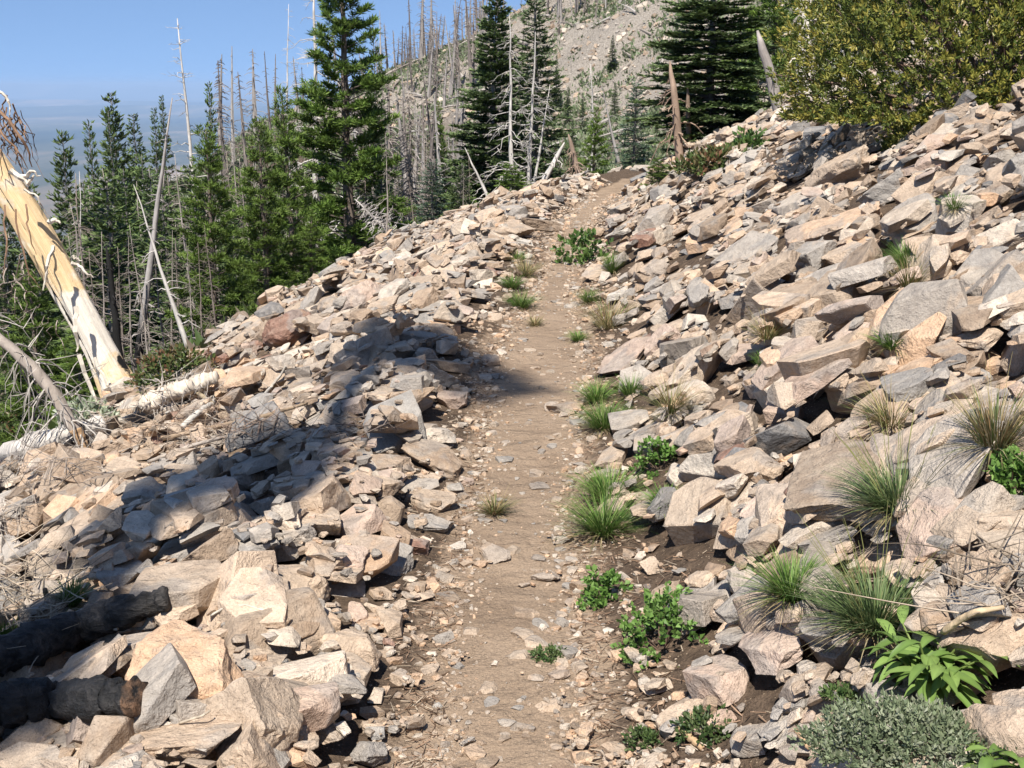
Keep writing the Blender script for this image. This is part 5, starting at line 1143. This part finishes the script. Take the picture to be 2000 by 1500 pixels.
# ============================================================ far slope: scree blocks and low green cover
SCR = Acc(); r = np.random.default_rng(21)
for q in range(9000):
    y = r.uniform(24, 90); x = r.uniform(-.16*y-1, .30*y); u = x-xt(y)
    if u < -3: continue
    W = .10+.32*r.random()**3.0; Vv, Tt, _p = LO['sbw'[r.integers(3)]][r.integers(6)]; e1, e2, n = frame(tnormal(x, y, .5)+r.normal(0, .25, 3), r.uniform(0, 6.28))
    SCR.add(Vv @ np.stack([e1*W, e2*W*.8, n*W*.5], 1).T + np.array([x, y, float(terrain(x, y))+.02]), Tt, np.append(jit(RC[r.choice(list('twgb'))], .12)*.85, r.random()))
tag(obj('scree', SCR.mesh('scree'), 'rock_stuff'), 'loose pale scree scattered over the far slope', 'scree', kind='stuff')
GC = Acc(); n = 80000; y = r.uniform(26, 90, n); x = r.uniform(-.35, .30, n)*y; u = x-xt(y); keep = (wob(x, y, .35)+.5*wob(x+9, y*1.3, .9)+r.normal(0, .25, n) > .02) | (u < -3.5); keep &= r.random(n) < .75
x, y = x[keep], y[keep]; n = len(x); k = 4; xx = np.repeat(x, k)+r.normal(0, .12, n*k); yy = np.repeat(y, k)+r.normal(0, .12, n*k)
D = unit(np.stack([r.normal(0, .7, n*k), r.normal(0, .7, n*k), np.ones(n*k)], 1)); P = np.stack([xx, yy, terrain(xx, yy)-.03], 1)
cols = np.array([(.16, .20, .10), (.20, .235, .13), (.11, .155, .065), (.27, .28, .19)])[r.integers(4, size=n*k)]
GC.leaves(P, D, np.cross(D, r.normal(0, 1, (n*k, 3))), r.uniform(.12, .32, n*k), .12, cols)
tag(obj('ground_cover', GC.mesh('ground_cover'), 'leaf'), 'low green ground cover in patches on the far slope', 'ground cover', kind='stuff')
# undergrowth below the trees downhill of the talus
UG = Acc(); n = 16000; y = r.uniform(9, 60, n); x = xt(y) - 4.3 - r.gamma(1.5, 5, n); ok = x > -.5*y-3; x, y = x[ok], y[ok]; n = len(x); k = 4
xx = np.repeat(x, k)+r.normal(0, .15, n*k); yy = np.repeat(y, k)+r.normal(0, .15, n*k); D = unit(np.stack([r.normal(0, .8, n*k), r.normal(0, .8, n*k), np.ones(n*k)], 1))
cols = np.array([(.06, .095, .025), (.085, .12, .035), (.10, .12, .045), (.22, .18, .13), (.17, .13, .09)])[r.integers(5, size=n*k)]
UG.leaves(np.stack([xx, yy, terrain(xx, yy)-.03], 1), D, np.cross(D, r.normal(0, 1, (n*k, 3))), r.uniform(.12, .4, n*k), .10, cols)
tag(obj('undergrowth', UG.mesh('undergrowth'), 'leaf'), 'brown and green undergrowth below the trees downhill of the talus', 'undergrowth', kind='stuff')

# ============================================================ labels of the rocks
short = [('round green grass tuft', 1180, 1045), ('bright green currant shrub', 1300, 1250), ('biggest grass tuft', 1715, 1200), ('broad-leaved plant', 1820, 1310), ('grey-green shrub', 1780, 1440), ('charred black log', 150, 1390),
 ('half-burnt log', 200, 1220), ('burnt snag base', 250, 790), ('white bent stick', 390, 815), ('long brown branch', 470, 830), ('pale fallen log', 380, 755), ('dark red-tinged bush', 330, 720), ('grass tuft by the burnt log', 142, 1182),
 ('small dusty green shrub', 1180, 1150), ('olive bush', 1700, 300), ('pine seedling', 1288, 350), ('red-tinged shrub', 1400, 315), ('brownish trailside grass clump', 1190, 600), ('low green trailside shrub', 1130, 490), ('straw tipped tuft', 1026, 520),
 ('lone tuft on the flat slabs', 1745, 615), ('wide dark green tuft', 1782, 450), ('brown-tipped thin tuft', 1776, 520), ('brownish tuft on the talus', 1500, 600), ('tall half-dry tuft', 1945, 820), ('tuft before the grey cracked slab', 1755, 940), ('fine tuft below the grey-blue block', 1548, 1130),
 ('wispy dry tuft on the bank', 1310, 770), ('wispy brown tuft up the bank', 1740, 820), ('dark shaded patch of the trail', 1040, 740), ('grey bent twig', 535, 750), ('sparse tuft by the trail', 965, 990), ('stubby black trunk', 441, 660), ('toppled silvery tree', 790, 490), ('bright tiny tuft in the trail', 1130, 660),
 ('peeling pale branch', 1890, 1210), ('curved tan wood', 1345, 1445), ('trampled sprig on the tread', 1075, 1290), ('layered fir', 1400, 250), ('trail crest', 1190, 370), ('tuft under the olive bush', 1866, 380), ('grey shadowed twig', 470, 1190), ('near end of the trail', 950, 1480), ('near corner of the talus', 560, 1480)]
ordn = ['first', 'second', 'third', 'fourth', 'fifth', 'sixth', 'seventh', 'eighth', 'ninth', 'tenth', '11th', '12th', '13th', '14th', '15th', '16th', '17th', '18th', '19th', '20th', '21st', '22nd', '23rd', '24th', '25th', '26th', '27th', '28th', '29th', '30th']
by = {}
for rk in ROCKS:
    px, py, dd = project(rk['loc']); d = [math.hypot(px[0]-a, (py[0]-b)*1.3) for _, a, b in short]; k = int(np.argmin(d)); by.setdefault(k, []).append((d[k], id(rk), rk, dd[0]))
for k, lst in by.items():
    for q, (_, _, rk, dd) in enumerate(sorted(lst, key=lambda t: t[:2])):
        size = 'large ' if rk['W']*1000/dd > 62 else 'small ' if rk['W']*1000/dd < 32 else ''
        tag(rk['obj'], f"{size}{RCN[rk['ck']]} {RSN[rk['kind']]}, {ordn[min(q, 29)]} big stone out from the {short[k][0]}", 'rock', 'rocks of the talus')

# repeats in the stands: told apart by the tree they stand closest to
near_ = [('burnt snag', 100, 480), ('pointed valley firs', 150, 300), ('long leaning grey trunk', 305, 420), ('thin white leaning pole', 315, 520), ('crooked-topped snag', 365, 250), ('bushy bright pine', 503, 420), ('slender bright pine', 562, 400), ('tall tiered pine', 672, 320),
 ('grey dead tree', 797, 310), ('small blue-green fir', 846, 400), ('toppled silvery tree', 750, 440), ('large dark fir', 940, 250), ('two white trunks', 1015, 220)]
for lab_, short_ in (('dark green conifer filling the dense stand below the talus', 'dark green conifer of the dense stand'), ('grey-brown dead sapling in the bare thicket below the talus', 'grey-brown dead sapling of the bare thicket'), ('brown dead sapling on the shaded side of the far slope', 'far brown dead sapling on the shaded slope')):
    by = {}
    for o in [o for o in COL.objects if o.get('label') == lab_]:
        px, py, dd = project(np.array(o.location)+[0, 0, 2.0]); d = [math.hypot(px[0]-a, .6*(py[0]-b)) for _, a, b in near_]; k = int(np.argmin(d)); by.setdefault(k, []).append((d[k], o.name, o))
    for k, lst in by.items():
        for q, (_, _, o) in enumerate(sorted(lst, key=lambda t: t[:2])): o['label'] = f"{short_}, {ordn[min(q, 29)]} out from the {near_[k][0]}"

# ============================================================ the hazy air over the valley
m = bpy.data.materials.new('haze_air'); m.use_nodes = True; n_ = m.node_tree.nodes
n_.remove(n_['Principled BSDF']); pv = n_.new('ShaderNodeVolumePrincipled'); pv.inputs['Color'].default_value = (.52, .72, 1.0, 1); pv.inputs['Density'].default_value = 6.5e-5
m.node_tree.links.new(pv.outputs[0], n_['Material Output'].inputs['Volume'])
bm = bmesh.new(); bmesh.ops.create_cube(bm, size=1.0)
for v in bm.verts: v.co = ((-46500 if v.co.x < 0 else 31500), (-4000 if v.co.y < 0 else 66000), (-560 if v.co.z < 0 else 60))
me = bpy.data.meshes.new('haze'); bm.to_mesh(me); bm.free(); me.materials.append(m)
tag(obj('haze', me), 'thin blue haze over the valley', 'haze', kind='stuff')
